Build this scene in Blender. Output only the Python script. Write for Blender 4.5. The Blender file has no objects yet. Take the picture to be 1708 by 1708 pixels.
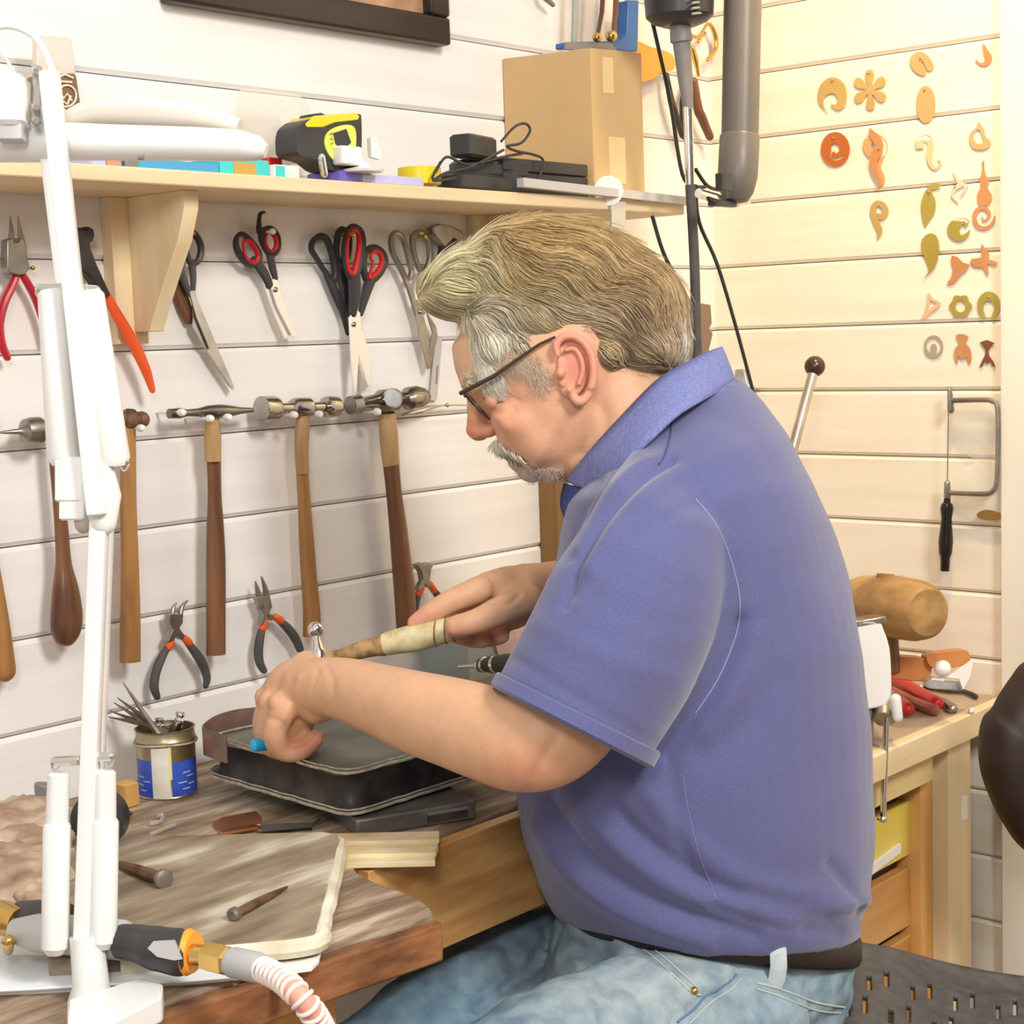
import bpy, bmesh, math, random
from mathutils import Vector, Matrix, noise
from mathutils.geometry import tessellate_polygon
from mathutils.bvhtree import BVHTree
random.seed(7)
scene = bpy.context.scene
COL = scene.collection
# ------------------------------------------------------------------ camera
F = 2759.3; YAW = .715442; PIT = .105953; ROLL = -.0337867
CZ = 1.20                                   # eye height above the floor
WY = 1.450                                  # back wall plane
WX = 2.1665                                 # right wall plane
cy, sy, cp, sp = math.cos(YAW), math.sin(YAW), math.cos(PIT), math.sin(PIT)
FW = Vector((cy*cp, sy*cp, -sp)); r0 = Vector((sy, -cy, 0)); u0 = r0.cross(FW)
RT = r0*math.cos(ROLL) + u0*math.sin(ROLL); UP = -r0*math.sin(ROLL) + u0*math.cos(ROLL)
CAM = Vector((0, 0, CZ))
cam = bpy.data.objects.new('camera', bpy.data.cameras.new('camera')); COL.objects.link(cam)
M = Matrix((RT, UP, -FW)).transposed().to_4x4(); M.translation = CAM
cam.matrix_world = M
cam.data.sensor_width = 36; cam.data.lens = F/1708*36; cam.data.clip_start = .02
scene.camera = cam
# ------------------------------------------------------------------ light
scene.view_settings.view_transform = 'Standard'; scene.view_settings.look = 'None'
scene.view_settings.gamma = 1; scene.view_settings.use_curve_mapping = False
scene.view_settings.exposure = -0.1
w = bpy.data.worlds.new('world'); scene.world = w; w.use_nodes = True
w.node_tree.nodes['Background'].inputs[0].default_value = (1.0, .97, .93, 1)
w.node_tree.nodes['Background'].inputs[1].default_value = .80
def area(name, loc, tgt, size, power, col):
    l = bpy.data.lights.new(name, 'AREA'); l.shape = 'RECTANGLE'; l.size = size[0]; l.size_y = size[1]
    l.energy = power; l.color = col
    o = bpy.data.objects.new(name, l); COL.objects.link(o); o.location = loc
    o.rotation_euler = (Vector(tgt)-Vector(loc)).to_track_quat('-Z', 'Y').to_euler(); return o
area('ceiling_light', (.75, -.75, 2.35), (1.2, 1.3, 1.0), (.5, .5), 42, (1, .96, .90))
area('flash_light', (-.25, -.1, 1.75), (1.2, 1.3, .9), (.3, .3), 11, (1, .98, .95))
sl = bpy.data.lights.new('spot_lamp', 'SPOT'); sl.energy = 40; sl.color = (1, .70, .30); sl.shadow_soft_size = .05
sl.spot_size = 2.0; sl.spot_blend = 1.0
so = bpy.data.objects.new('spot_lamp', sl); COL.objects.link(so); so.location = (1.72, .82, 2.05)
so.rotation_euler = (Vector((2.15, .95, 1.35))-Vector(so.location)).to_track_quat('-Z', 'Y').to_euler()
# ------------------------------------------------------------------ mapping: pixel of the survey -> point in the room
def ray(x, y): return FW*F + RT*(x-854) - UP*(y-854)
def P(x, y, Z): return CAM + ray(x, y)*(Z/F)
def wl(x, y, off=0.0):
    d = ray(x, y); return CAM + d*((WY-off)/d.y)
def rw(x, y, off=0.0):
    d = ray(x, y); return CAM + d*((WX-off)/d.x)
def hz(x, y, h):                            # h: absolute height
    d = ray(x, y); return CAM + d*((h-CZ)/d.z)
def yp(x, y, Y):
    d = ray(x, y); return CAM + d*(Y/d.y)
def depth(p): return (p-CAM).dot(FW)
def m_(px, p): return px*depth(p)/F         # pixels -> metres at p
X_, Y_, Z_ = Vector((1, 0, 0)), Vector((0, 1, 0)), Vector((0, 0, 1))
# ------------------------------------------------------------------ materials
MATS = {}
def mat(name, c1, c2=None, rough=.5, metal=0, scale=8, stretch=(1, 1, 1), bump=0, bscale=None, spec=.5, lo=.35, hi=.65,
        detail=6, alpha=1, trans=0, sheen=0, c3=None, sub=0, attr=None, emis=None, ior=1.45, coat=0):
    if name in MATS: return MATS[name]
    m = bpy.data.materials.new(name); m.use_nodes = True; MATS[name] = m
    nt = m.node_tree; N = nt.nodes; L = nt.links; b = N['Principled BSDF']
    b.inputs['Roughness'].default_value = rough; b.inputs['Metallic'].default_value = metal
    b.inputs['Specular IOR Level'].default_value = spec; b.inputs['IOR'].default_value = ior
    b.inputs['Alpha'].default_value = alpha; b.inputs['Transmission Weight'].default_value = trans
    b.inputs['Sheen Weight'].default_value = sheen; b.inputs['Coat Weight'].default_value = coat
    if sub:
        b.inputs['Subsurface Weight'].default_value = sub; b.inputs['Subsurface Radius'].default_value = (1, .35, .2)
        b.inputs['Subsurface Scale'].default_value = .006
    b.inputs['Base Color'].default_value = (*c1, 1)
    tc = N.new('ShaderNodeTexCoord'); mp = N.new('ShaderNodeMapping'); mp.inputs['Scale'].default_value = stretch
    if name.startswith('white_pine'):
        oi = N.new('ShaderNodeObjectInfo'); va = N.new('ShaderNodeVectorMath'); va.operation = 'MULTIPLY_ADD'
        L.new(oi.outputs['Location'], va.inputs[0]); va.inputs[1].default_value = (7.3, 7.3, 7.3); L.new(tc.outputs['Object'], va.inputs[2])
        L.new(oi.outputs['Location'], va.inputs[0]); m['va'] = va.name
        sw = N.new('ShaderNodeCombineXYZ'); se = N.new('ShaderNodeSeparateXYZ'); L.new(oi.outputs['Location'], se.inputs[0])
        for i in range(3): L.new(se.outputs[2], sw.inputs[i])
        L.new(sw.outputs[0], va.inputs[0]); L.new(va.outputs[0], mp.inputs['Vector'])
    else: L.new(tc.outputs['Object'], mp.inputs['Vector'])
    nz = N.new('ShaderNodeTexNoise'); nz.inputs['Scale'].default_value = scale; nz.inputs['Detail'].default_value = detail
    L.new(mp.outputs[0], nz.inputs['Vector'])
    col = None
    if c2 is not None:
        cr = N.new('ShaderNodeValToRGB'); cr.color_ramp.elements[0].color = (*c1, 1); cr.color_ramp.elements[1].color = (*c2, 1)
        cr.color_ramp.elements[0].position = lo; cr.color_ramp.elements[1].position = hi
        if c3 is not None:
            e = cr.color_ramp.elements.new(min(.98, hi+.12)); e.color = (*c3, 1)
        L.new(nz.outputs['Fac'], cr.inputs[0]); col = cr.outputs[0]
    if attr:
        at = N.new('ShaderNodeVertexColor'); at.layer_name = attr
        if col is not None:
            mx = N.new('ShaderNodeMix'); mx.data_type = 'RGBA'; mx.blend_type = 'MULTIPLY'; mx.inputs[0].default_value = 1
            L.new(at.outputs[0], mx.inputs[6]); L.new(col, mx.inputs[7]); col = mx.outputs[2]
        else: col = at.outputs[0]
    if col is not None: L.new(col, b.inputs['Base Color'])
    if bump:
        n2 = N.new('ShaderNodeTexNoise'); n2.inputs['Scale'].default_value = bscale or scale; n2.inputs['Detail'].default_value = 4
        L.new(mp.outputs[0], n2.inputs['Vector'])
        bp = N.new('ShaderNodeBump'); bp.inputs['Strength'].default_value = bump; bp.inputs['Distance'].default_value = .004
        L.new(n2.outputs['Fac'], bp.inputs['Height']); L.new(bp.outputs[0], b.inputs['Normal'])
    return m
def wood(name, c1, c2, axis=0, rough=.6, scale=9, bump=.25, lo=.35, hi=.65, k=14, c3=None, knots=False):
    st = [k, k, k]; st[axis] = 1
    m = mat(name, c1, c2, rough=rough, scale=scale/4, stretch=st, bump=bump, bscale=scale/2, lo=lo, hi=hi, c3=c3)
    if knots and 'knotted' not in m:
        m['knotted'] = 1
        nt = m.node_tree; N = nt.nodes; L = nt.links
        tc = [n for n in N if n.type == 'TEX_COORD'][0]; mp = N.new('ShaderNodeMapping'); s2 = [1, 1, 1]; s2[axis] = .55
        mp.inputs['Scale'].default_value = s2; L.new(N[m['va']].outputs[0] if 'va' in m else tc.outputs['Object'], mp.inputs[0])
        vo = N.new('ShaderNodeTexVoronoi'); vo.inputs['Scale'].default_value = knots if knots is not True else 4.5; L.new(mp.outputs[0], vo.inputs['Vector'])
        cr = N.new('ShaderNodeValToRGB'); cr.color_ramp.elements[0].position = .02; cr.color_ramp.elements[0].color = (1, 1, 1, 1)
        cr.color_ramp.elements[1].position = .075; cr.color_ramp.elements[1].color = (0, 0, 0, 1)
        L.new(vo.outputs['Distance'], cr.inputs[0])
        mx = N.new('ShaderNodeMix'); mx.data_type = 'RGBA'; L.new(cr.outputs[0], mx.inputs[0])
        b = N['Principled BSDF']; src = b.inputs['Base Color'].links[0].from_socket
        L.new(src, mx.inputs[6]); mx.inputs[7].default_value = (c1[0]*.55, c1[1]*.48, c1[2]*.42, 1); L.new(mx.outputs[2], b.inputs['Base Color'])
    return m
PLANK = wood('white_pine_back', (.79, .765, .745), (.84, .82, .80), 0, rough=.55, k=16, bump=.12, knots=5)
PLANKR = wood('white_pine_lamplit', (.83, .755, .63), (.88, .815, .70), 1, rough=.5, k=16, bump=.12, knots=5)  # right wall planks yellowed to carry the warm lamp's glow in their colour
TRIMW = wood('painted_trim', (.82, .77, .68), (.86, .81, .72), 2, rough=.5, k=10, bump=.1, knots=5)
PINE = wood('pale_pine', (.74, .56, .33), (.82, .66, .42), 0, k=12)
PINEV = wood('pale_pine_upright', (.74, .57, .34), (.84, .69, .46), 2, k=12, knots=5)
ORANGE = wood('orange_pine', (.50, .22, .06), (.72, .40, .14), 0, k=7, rough=.4, c3=(.80, .50, .22), knots=6)
ORANGEV = wood('orange_pine_upright', (.55, .24, .06), (.76, .42, .14), 2, k=9, rough=.4)
BENCH = wood('worn_bench', (.20, .13, .085), (.40, .30, .21), 0, k=5, scale=40, rough=.55, bump=.8, lo=.38, hi=.58, c3=(.62, .53, .41))
BENCHE = wood('worn_bench_edge', (.10, .04, .02), (.36, .15, .06), 0, k=3, scale=60, rough=.35, bump=.5, c3=(.5, .30, .17))
HANDLE = wood('hammer_handle_brown', (.17, .075, .03), (.33, .17, .07), 2, k=9, scale=30, rough=.35, bump=.2)
HANDLEL = wood('hammer_handle_light', (.38, .22, .09), (.52, .34, .16), 2, k=9, scale=30, rough=.4, bump=.2)
HANDLED = wood('handle_dark_oiled', (.10, .04, .02), (.24, .11, .05), 2, k=7, scale=22, rough=.28, bump=.15)
HANDLEO = wood('handle_oak', (.26, .12, .04), (.44, .22, .07), 2, k=8, scale=26, rough=.4, bump=.2)
STEEL = mat('polished_steel', (.62, .61, .60), (.45, .44, .43), rough=.22, metal=1, scale=30)
DSTEEL = mat('dull_steel', (.30, .28, .25), (.42, .39, .35), rough=.38, metal=1, scale=40)
BSTEEL = mat('blackened_steel', (.05, .045, .045), (.11, .10, .09), rough=.45, metal=.6, scale=30)
RUST = mat('rusty_iron', (.12, .06, .035), (.24, .14, .08), rough=.6, metal=.5, scale=60, bump=.2)
CHROME = mat('chrome', (.80, .79, .77), rough=.10, metal=1)
BLADE = mat('bright_blade', (.86, .86, .86), rough=.30, metal=.85)
BRASS = mat('brass', (.72, .48, .16), (.60, .38, .11), rough=.25, metal=1, scale=30)
COPPER = mat('copper', (.75, .32, .14), (.55, .20, .08), rough=.30, metal=1, scale=30)
BLACKP = mat('black_plastic', (.028, .027, .03), (.04, .04, .042), rough=.38, scale=20)
GREYBLK = mat('charcoal_rubber', (.06, .058, .058), (.09, .085, .082), rough=.6, scale=40)
GREYP = mat('grey_plastic', (.20, .19, .185), (.24, .23, .22), rough=.4, scale=20)
LGREY = mat('light_grey_plastic', (.50, .49, .48), rough=.4)
REDP = mat('red_plastic', (.62, .02, .02), (.52, .015, .02), rough=.3, scale=20)
REDG = mat('crimson_grip', (.50, .012, .03), (.42, .01, .03), rough=.25, scale=20, coat=.4)
ORG = mat('orange_grip', (.80, .11, .02), (.72, .085, .02), rough=.4, scale=20)
ORG2 = mat('bright_orange', (.90, .36, .03), rough=.4)
WHITEP = mat('white_enamel', (.84, .84, .82), (.80, .80, .78), rough=.28, scale=5, coat=.2)
WHITE2 = mat('white_plastic', (.86, .84, .80), rough=.35)
YEL = mat('yellow_plastic', (.80, .66, .03), (.76, .60, .02), rough=.35, scale=10)
LIME = mat('lime_label', (.72, .80, .12), rough=.4)
TEAL = mat('teal_card', (.06, .58, .58), rough=.5)
BLUEC = mat('blue_card', (.06, .35, .62), rough=.4)
BLUEM = mat('blue_enamel', (.03, .12, .40), (.04, .16, .46), rough=.35, scale=9)
LILAC = mat('lilac_plastic', (.50, .50, .78), rough=.3)
CARD = mat('cardboard', (.54, .36, .17), (.59, .40, .20), rough=.8, scale=5, bump=.08, bscale=60)
LEATHER = mat('black_leather', (.014, .012, .011), (.06, .05, .042), rough=.45, scale=22, bump=.6, bscale=30, c3=(.15, .14, .12), lo=.4, hi=.6)
LEATHT = mat('worn_leather_top', (.10, .10, .085), (.20, .20, .17), rough=.45, scale=11, bump=.4, bscale=20, c3=(.30, .29, .24))
STITCH = mat('pale_stitching', (.32, .29, .22), (.52, .48, .38), rough=.8, scale=120)
def clear(name, tint, a): return mat(name, tint, rough=.12, alpha=a, spec=.8)
PLAS = clear('clear_film', (.90, .88, .82), .34)
GLASS = clear('spectacle_glass', (.95, .95, .95), .10)
# ------------------------------------------------------------------ mesh building
class MB:
    def __init__(s): s.v = []; s.f = []
    def ring(s, pts): i = len(s.v); s.v += [Vector(p) for p in pts]; return list(range(i, i+len(pts)))
    def bridge(s, a, b):
        n = len(a)
        for i in range(n): s.f.append((a[i], a[(i+1) % n], b[(i+1) % n], b[i]))
    def cap(s, a, flip=False): s.f.append(tuple(reversed(a)) if flip else tuple(a))
    def tube(s, pts, rad, n=10, round_=False, up=None, flat=1.0, closed=False):
        """tube through pts; rad a number or a list (metres); flat scales the second axis (along up)"""
        pts = [Vector(p) for p in pts]
        if not isinstance(rad, (list, tuple)): rad = [rad]*len(pts)
        rad = list(rad)
        if round_ and not closed:
            t0 = (pts[0]-pts[1]).normalized(); t1 = (pts[-1]-pts[-2]).normalized()
            r_0, r_1 = rad[0], rad[-1]; A = []; Ar = []; B = []; Br = []
            for k in (0.97, .75, .4): A.append(pts[0]+t0*r_0*k); Ar.append(r_0*math.sqrt(max(.02, 1-k*k)))
            for k in (.4, .75, .97): B.append(pts[-1]+t1*r_1*k); Br.append(r_1*math.sqrt(max(.02, 1-k*k)))
            pts = A+pts+B; rad = Ar+rad+Br
        rings = []; prev = None; m = len(pts)
        for i, p in enumerate(pts):
            if closed: t = pts[(i+1) % m]-pts[i-1]
            else: t = pts[min(i+1, m-1)]-pts[max(i-1, 0)]
            t = t.normalized() if t.length > 1e-9 else Z_
            if up is not None: a = Vector(up)-t*Vector(up).dot(t)
            elif prev is not None: a = prev-t*prev.dot(t)
            else:
                q = Z_ if abs(t.z) < .9 else X_; a = q-t*q.dot(t)
            if a.length < 1e-6: a = t.orthogonal()
            a.normalize(); prev = a; b = t.cross(a)
            rings.append(s.ring([p+(a*math.cos(2*math.pi*k/n)*flat+b*math.sin(2*math.pi*k/n))*rad[i] for k in range(n)]))
        for i in range(m-1): s.bridge(rings[i], rings[i+1])
        if closed: s.bridge(rings[-1], rings[0])
        else: s.cap(rings[0], True); s.cap(rings[-1])
        return s
    def box(s, c, h, ax=(X_, Y_, Z_), bev=0):
        c = Vector(c); A, B, C = [Vector(a).normalized() for a in ax]
        if bev <= 0:
            i = len(s.v)
            for z in (-1, 1):
                for x, y in ((-1, -1), (1, -1), (1, 1), (-1, 1)): s.v.append(c+A*h[0]*x+B*h[1]*y+C*h[2]*z)
            for f in ((3, 2, 1, 0), (4, 5, 6, 7), (0, 1, 5, 4), (1, 2, 6, 5), (2, 3, 7, 6), (3, 0, 4, 7)): s.f.append(tuple(i+k for k in f))
        else:
            def lay(hx, hy, z):
                o = []; 
                for sx, sy_, a0 in ((1, 1, 0), (-1, 1, 1), (-1, -1, 2), (1, -1, 3)):
                    for k in range(3):
                        t = (a0+k/2)*math.pi/2
                        o.append(c+A*(sx*(hx-bev)+math.cos(t)*bev)+B*(sy_*(hy-bev)+math.sin(t)*bev)+C*z)
                return s.ring(o)
            R = [lay(h[0]-bev*.7, h[1]-bev*.7, -h[2]), lay(h[0], h[1], -h[2]+bev*.7), lay(h[0], h[1], h[2]-bev*.7), lay(h[0]-bev*.7, h[1]-bev*.7, h[2])]
            for i in range(3): s.bridge(R[i], R[i+1])
            s.cap(R[0], True); s.cap(R[3])
        return s
    def quadbox(s, q, n):
        """slab: q four points, n thickness vector"""
        i = len(s.v); n = Vector(n); s.v += [Vector(p) for p in q]+[Vector(p)+n for p in q]
        for f in ((3, 2, 1, 0), (4, 5, 6, 7), (0, 1, 5, 4), (1, 2, 6, 5), (2, 3, 7, 6), (3, 0, 4, 7)): s.f.append(tuple(i+k for k in f))
        return s
    def plate(s, outline, n, holes=()):
        n = Vector(n); loops = [list(map(Vector, outline))]+[list(map(Vector, h)) for h in holes]
        tris = tessellate_polygon(loops); i = len(s.v); flat = [p for l in loops for p in l]; m = len(flat)
        s.v += flat+[p+n for p in flat]
        for t in tris: s.f.append(tuple(i+k for k in t)); s.f.append(tuple(i+m+k for k in reversed(t)))
        k = i
        for l in loops:
            for j in range(len(l)): a = k+j; b = k+(j+1) % len(l); s.f.append((a, b, b+m, a+m))
            k += len(l)
        return s
    def lathe(s, p0, p1, prof, n=18):
        """prof: (t along p0->p1, radius m)"""
        p0, p1 = Vector(p0), Vector(p1); t = (p1-p0).normalized(); a = t.orthogonal().normalized(); b = t.cross(a)
        R = [s.ring([p0.lerp(p1, q)+(a*math.cos(2*math.pi*k/n)+b*math.sin(2*math.pi*k/n))*max(r, 1e-5) for k in range(n)]) for q, r in prof]
        for i in range(len(R)-1): s.bridge(R[i], R[i+1])
        s.cap(R[0], True); s.cap(R[-1]); return s
    def ball(s, c, r, ax=(X_, Y_, Z_), n=14):
        if not isinstance(r, (tuple, list)): r = (r, r, r)
        c = Vector(c); A, B, C = [Vector(a).normalized() for a in ax]; R = []
        for i in range(1, n//2+1):
            t = math.pi*i/(n//2+1)
            R.append(s.ring([c+A*r[0]*math.sin(t)*math.cos(2*math.pi*k/n)+B*r[1]*math.sin(t)*math.sin(2*math.pi*k/n)+C*r[2]*math.cos(t) for k in range(n)]))
        for i in range(len(R)-1): s.bridge(R[i], R[i+1])
        i0 = len(s.v); s.v += [c+C*r[2], c-C*r[2]]
        for k in range(n): s.f.append((R[0][(k+1) % n], R[0][k], i0)); s.f.append((R[-1][k], R[-1][(k+1) % n], i0+1))
        return s
def cr(pts, n=6, closed=False):
    """smooth curve through tuples (any dimension)"""
    pts = [tuple(p) for p in pts]; m = len(pts); out = []; d = len(pts[0])
    rng = range(m) if closed else range(m-1)
    for i in rng:
        g = (lambda j: pts[j % m]) if closed else (lambda j: pts[max(0, min(m-1, j))])
        p0, p1, p2, p3 = g(i-1), g(i), g(i+1), g(i+2)
        for k in range(n):
            t = k/n
            out.append(tuple(.5*((2*p1[c])+(-p0[c]+p2[c])*t+(2*p0[c]-5*p1[c]+4*p2[c]-p3[c])*t*t+(-p0[c]+3*p1[c]-3*p2[c]+p3[c])*t**3) for c in range(d)))
    if not closed: out.append(pts[-1])
    return out
def link(name, me, mats, parent=None, smooth=True, bevel=0, auto=35):
    o = bpy.data.objects.new(name, me); COL.objects.link(o)
    for mm in (mats if isinstance(mats, (list, tuple)) else [mats]): me.materials.append(mm)
    if parent is None:
        bb = [Vector(v.co) for v in me.vertices]
        lo = Vector([min(v[i] for v in bb) for i in range(3)]); hi = Vector([max(v[i] for v in bb) for i in range(3)])
        c = Vector(((lo.x+hi.x)/2, (lo.y+hi.y)/2, lo.z)); me.transform(Matrix.Translation(-c)); o.location = c
    else:
        o.parent = parent; W = wpos(parent); o.matrix_parent_inverse = Matrix.Translation(-W)
    if smooth:
        bm = bmesh.new(); bm.from_mesh(me); a = math.radians(auto)
        for f in bm.faces: f.smooth = True
        for e in bm.edges:
            if len(e.link_faces) == 2 and e.calc_face_angle(0) > a: e.smooth = False
        bm.to_mesh(me); bm.free()
    if bevel:
        b = o.modifiers.new('b', 'BEVEL'); b.width = bevel; b.segments = 2; b.limit_method = 'ANGLE'
    return o
WP = {}
def wpos(o):
    p = Vector((0, 0, 0)); q = o
    return Vector(o['_wp']) if '_wp' in o else Vector(o.location)
def fin(mb, name, m, parent=None, smooth=True, bevel=0, auto=35, label=None, cat=None, group=None, kind=None, rec=True):
    me = bpy.data.meshes.new(name); me.from_pydata([tuple(v) for v in mb.v], [], mb.f); me.update()
    if rec:
        bm = bmesh.new(); bm.from_mesh(me); bmesh.ops.recalc_face_normals(bm, faces=bm.faces); bm.to_mesh(me); bm.free()
    if parent is not None and '_wp' not in parent: parent['_wp'] = tuple(parent.location)
    o = link(name, me, m, parent, smooth, bevel, auto)
    if parent is not None: o['_wp'] = (0.0, 0.0, 0.0)
    tag(o, label, cat, group, kind); return o
def tag(o, label=None, cat=None, group=None, kind=None):
    if label: o['label'] = label
    if cat: o['category'] = cat
    if group: o['group'] = group
    if kind: o['kind'] = kind
    return o
def thing(name, loc, label, cat, group=None):
    o = bpy.data.objects.new(name, None); COL.objects.link(o); o.location = loc; o.empty_display_size = .02
    o['_wp'] = tuple(loc); return tag(o, label, cat, group)
# ------------------------------------------------------------------ setting
def planks(wall, n, z0, S, mk, skip=()):
    me = None
    for k in range(n):
        if me is None: o = mk(); me = o.data
        else:
            o = wall['_first'].copy() if False else bpy.data.objects.new('plank', me); COL.objects.link(o)
        o.parent = wall; o.matrix_parent_inverse = Matrix.Translation(-Vector(wall.location)); o.location = (0, 0, z0+k*S)
def plank_mesh(L0, L1, axis, S=.095, th=.012, m=None):
    c = .0045; g = .0007
    prof = [(0, g), (th-c, g), (th, g+c), (th, S-g-c), (th-c, S-g), (0, S-g)]; mb = MB(); R = []
    for l in (L0, L1):
        R.append(mb.ring([(l, WY-d, z) if axis == 0 else (WX-d, l, z) for d, z in prof]))
    mb.bridge(R[0], R[1]); mb.cap(R[0], True); mb.cap(R[1])
    me = bpy.data.meshes.new('plank'); me.from_pydata([tuple(v) for v in mb.v], [], mb.f); me.materials.append(m)
    o = bpy.data.objects.new('plank', me); COL.objects.link(o); return o
# fitted heights of the plank joints (plank faces lie .012 proud of the backing)
ZB = CZ-.2874; ZR = CZ-.3816; S = .095
WY0 = WY; WY = WY0+.0; 
mb = MB().box(((WX-1.2)/2+.0, WY+.037, 1.2), ((WX+1.2)/2+.06, .025, 1.2)); wb = fin(mb, 'wall_back', PLANK, kind='structure', smooth=False)
mb = MB().box((WX+.037, .1, 1.2), (.025, 1.412, 1.2)); wr = fin(mb, 'wall_right', PLANKR, kind='structure', smooth=False)
kb = int(ZB/S); kr = int(ZR/S)
def shift(o, v): o.data.transform(Matrix.Translation(v)); return o
planks(wb, 25, ZB-kb*S, S, lambda: shift(plank_mesh(-1.2, WX+.01, 0, m=PLANK), (0, .012, 0)))
planks(wr, 25, ZR-kr*S, S, lambda: shift(plank_mesh(-1.3, WY+.005, 1, m=PLANKR), (.012, 0, 0)))
fin(MB().box((.5, 0, -.02), (1.75, 1.6, .02)), 'floor', wood('grey_floor_boards', (.30, .22, .15), (.42, .32, .22), 0), kind='structure', smooth=False)
# pale upright board on the right wall
e = rw(1669, 1000, .016).y
fin(MB().box((WX-.008, e-.11, 1.2), (.008, .11, 1.2)), 'trim_1', TRIMW, kind='structure', smooth=False, bevel=.002)
fin(MB().box((.5, -1.60, 1.2), (1.75, .03, 1.2)), 'wall_unseen_dark', mat('unseen_dark_wall', (.42, .36, .30), (.48, .42, .35), rough=.8, scale=3), kind='structure', smooth=False)  # unseen wall added behind the camera so polished metal reflects something dark
BZ = CZ-.46; RZ = CZ-.525                   # bench heights
# ------------------------------------------------------------------ picture frame
FB = wood('black_frame_wood', (.02, .012, .01), (.04, .025, .02), 0, rough=.35)
a = wl(277, 8, .012); b = wl(742, 75, .012); zb_ = (a.z+b.z)/2; fr = thing('picture_frame', (a.x+.2, WY-.01, zb_), 'black wooden picture frame hanging on the wall above the tape measure', 'picture')
fw = .034; x0, x1 = a.x, b.x; z0, z1 = zb_, zb_+.34
for (p, q, r_, s_) in ((x0, x1, z0, z0+fw), (x0, x1, z1-fw, z1)):
    fin(MB().box(((p+q)/2, WY-.012, (r_+s_)/2), ((q-p)/2, .012, fw/2)), 'frame_rail', FB, fr, bevel=.004)
for xx in (x0+fw/2, x1-fw/2):
    fin(MB().box((xx, WY-.012, (z0+z1)/2), (fw/2, .012, (z1-z0)/2-fw)), 'frame_rail', FB, fr, bevel=.004)
fin(MB().box(((x0+x1)/2, WY-.006, (z0+z1)/2), ((x1-x0)/2-fw, .003, (z1-z0)/2-fw)), 'canvas', mat('brown_painting', (.20, .07, .03), (.62, .38, .22), scale=14, rough=.4, lo=.3, hi=.7), fr)
# ------------------------------------------------------------------ shelf
SZB = CZ+.156; SF = 1.308; ST = .0155; SX1 = yp(1142, 352, SF).x
fin(MB().box(((-.6+SX1)/2, (SF+WY)/2, SZB+ST/2), ((SX1+.6)/2, (WY-SF)/2, ST/2)), 'wall_shelf', PINE, bevel=.002, label='long pale pine wall shelf holding the cardboard box and tape measure', cat='shelf')
def bracket(px0, px1, label, yb):
    xa = wl(px0, yb[0]).x; xb = wl(px1, yb[0]).x; xm = (xa+xb)/2; th = .006
    zt = SZB; zbm = wl(px0+18, yb[1]).z
    t = thing('shelf_bracket', (xm, WY, zbm), label, 'bracket')
    fin(MB().box((xa+.020, WY-.009, (zt+zbm)/2), (.0195, .009, (zt-zbm)/2)), 'back_board', PINEV, t, bevel=.001)
    q = [(xa+.03, WY-.018, zbm+.012), (xa+.03, WY-.018, zt), (xa+.03, SF+.012, zt), (xa+.03, SF+.014, zt-.012)]
    cur = cr([(WY-.098, zt-.05), (WY-.075, zt-.085), (WY-.050, zbm+.025), (WY-.044, zbm+.012)], 4)
    out = [Vector((xa+.022, WY-.018, zbm+.012)), Vector((xa+.022, WY-.018, zt)), Vector((xa+.022, WY-.112, zt)), Vector((xa+.022, WY-.111, zt-.018))]+[Vector((xa+.022, y_, z_)) for y_, z_ in cur]
    fin(MB().plate(out, (.018, 0, 0)), 'gusset', PINEV, t, bevel=.001)
bracket(165, 225, 'pine shelf bracket between the orange pincers and black scissors', (330, 575))
bracket(778, 836, 'pine shelf bracket partly hidden behind the man\'s hair', (370, 590))
STP = SZB+ST                                # shelf top
# ------------------------------------------------------------------ tools on the back wall
def W2(pts, off): return [wl(p[0], p[1], off) for p in pts]
def R2(pts, off): return [rw(p[0], p[1], off) for p in pts]
IN = Vector((0, 1, 0)); INR = Vector((1, 0, 0))
def wtube(mb, pts, off, n=10, fl=1.0, curve=0, closed=False, rnd=True, pl=wl):
    """pts (px,py,radius px) on the wall plane, off metres in front of it (or a 4th value)"""
    if curve: pts = cr(pts, curve, closed)
    q = [pl(p[0], p[1], p[3] if len(p) > 3 else off) for p in pts]
    mb.tube(q, [m_(p[2], a) for p, a in zip(pts, q)], n, round_=rnd, up=(0, 1, 0) if pl is wl else (1, 0, 0), flat=fl, closed=closed); return mb
def ribbon(pts, n=5):
    """outline of a ribbon: pts (px,py,half width)"""
    c = cr(pts, n); L = []; R = []
    for i, p in enumerate(c):
        a = c[max(0, i-1)]; b = c[min(len(c)-1, i+1)]; dx, dy = b[0]-a[0], b[1]-a[1]; l = math.hypot(dx, dy) or 1
        L.append((p[0]-dy/l*p[2], p[1]+dx/l*p[2])); R.append((p[0]+dy/l*p[2], p[1]-dx/l*p[2]))
    return L+R[::-1]
def ell(cx, cy_, rx, ry, rot=0, n=22, a0=0, a1=360):
    o = []; c, s_ = math.cos(math.radians(rot)), math.sin(math.radians(rot)); full = (a1-a0) >= 360
    for k in range(n if full else n+1):
        t = math.radians(a0+(a1-a0)*k/n); x, y = rx*math.cos(t), ry*math.sin(t); o.append((cx+x*c-y*s_, cy_+x*s_+y*c))
    return o
def wplate(pts, off, th, holes=(), pl=None):
    f = pl or W2; return MB().plate(f(pts, off), (IN if f is W2 else INR)*th, [f(h, off) for h in holes])
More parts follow.
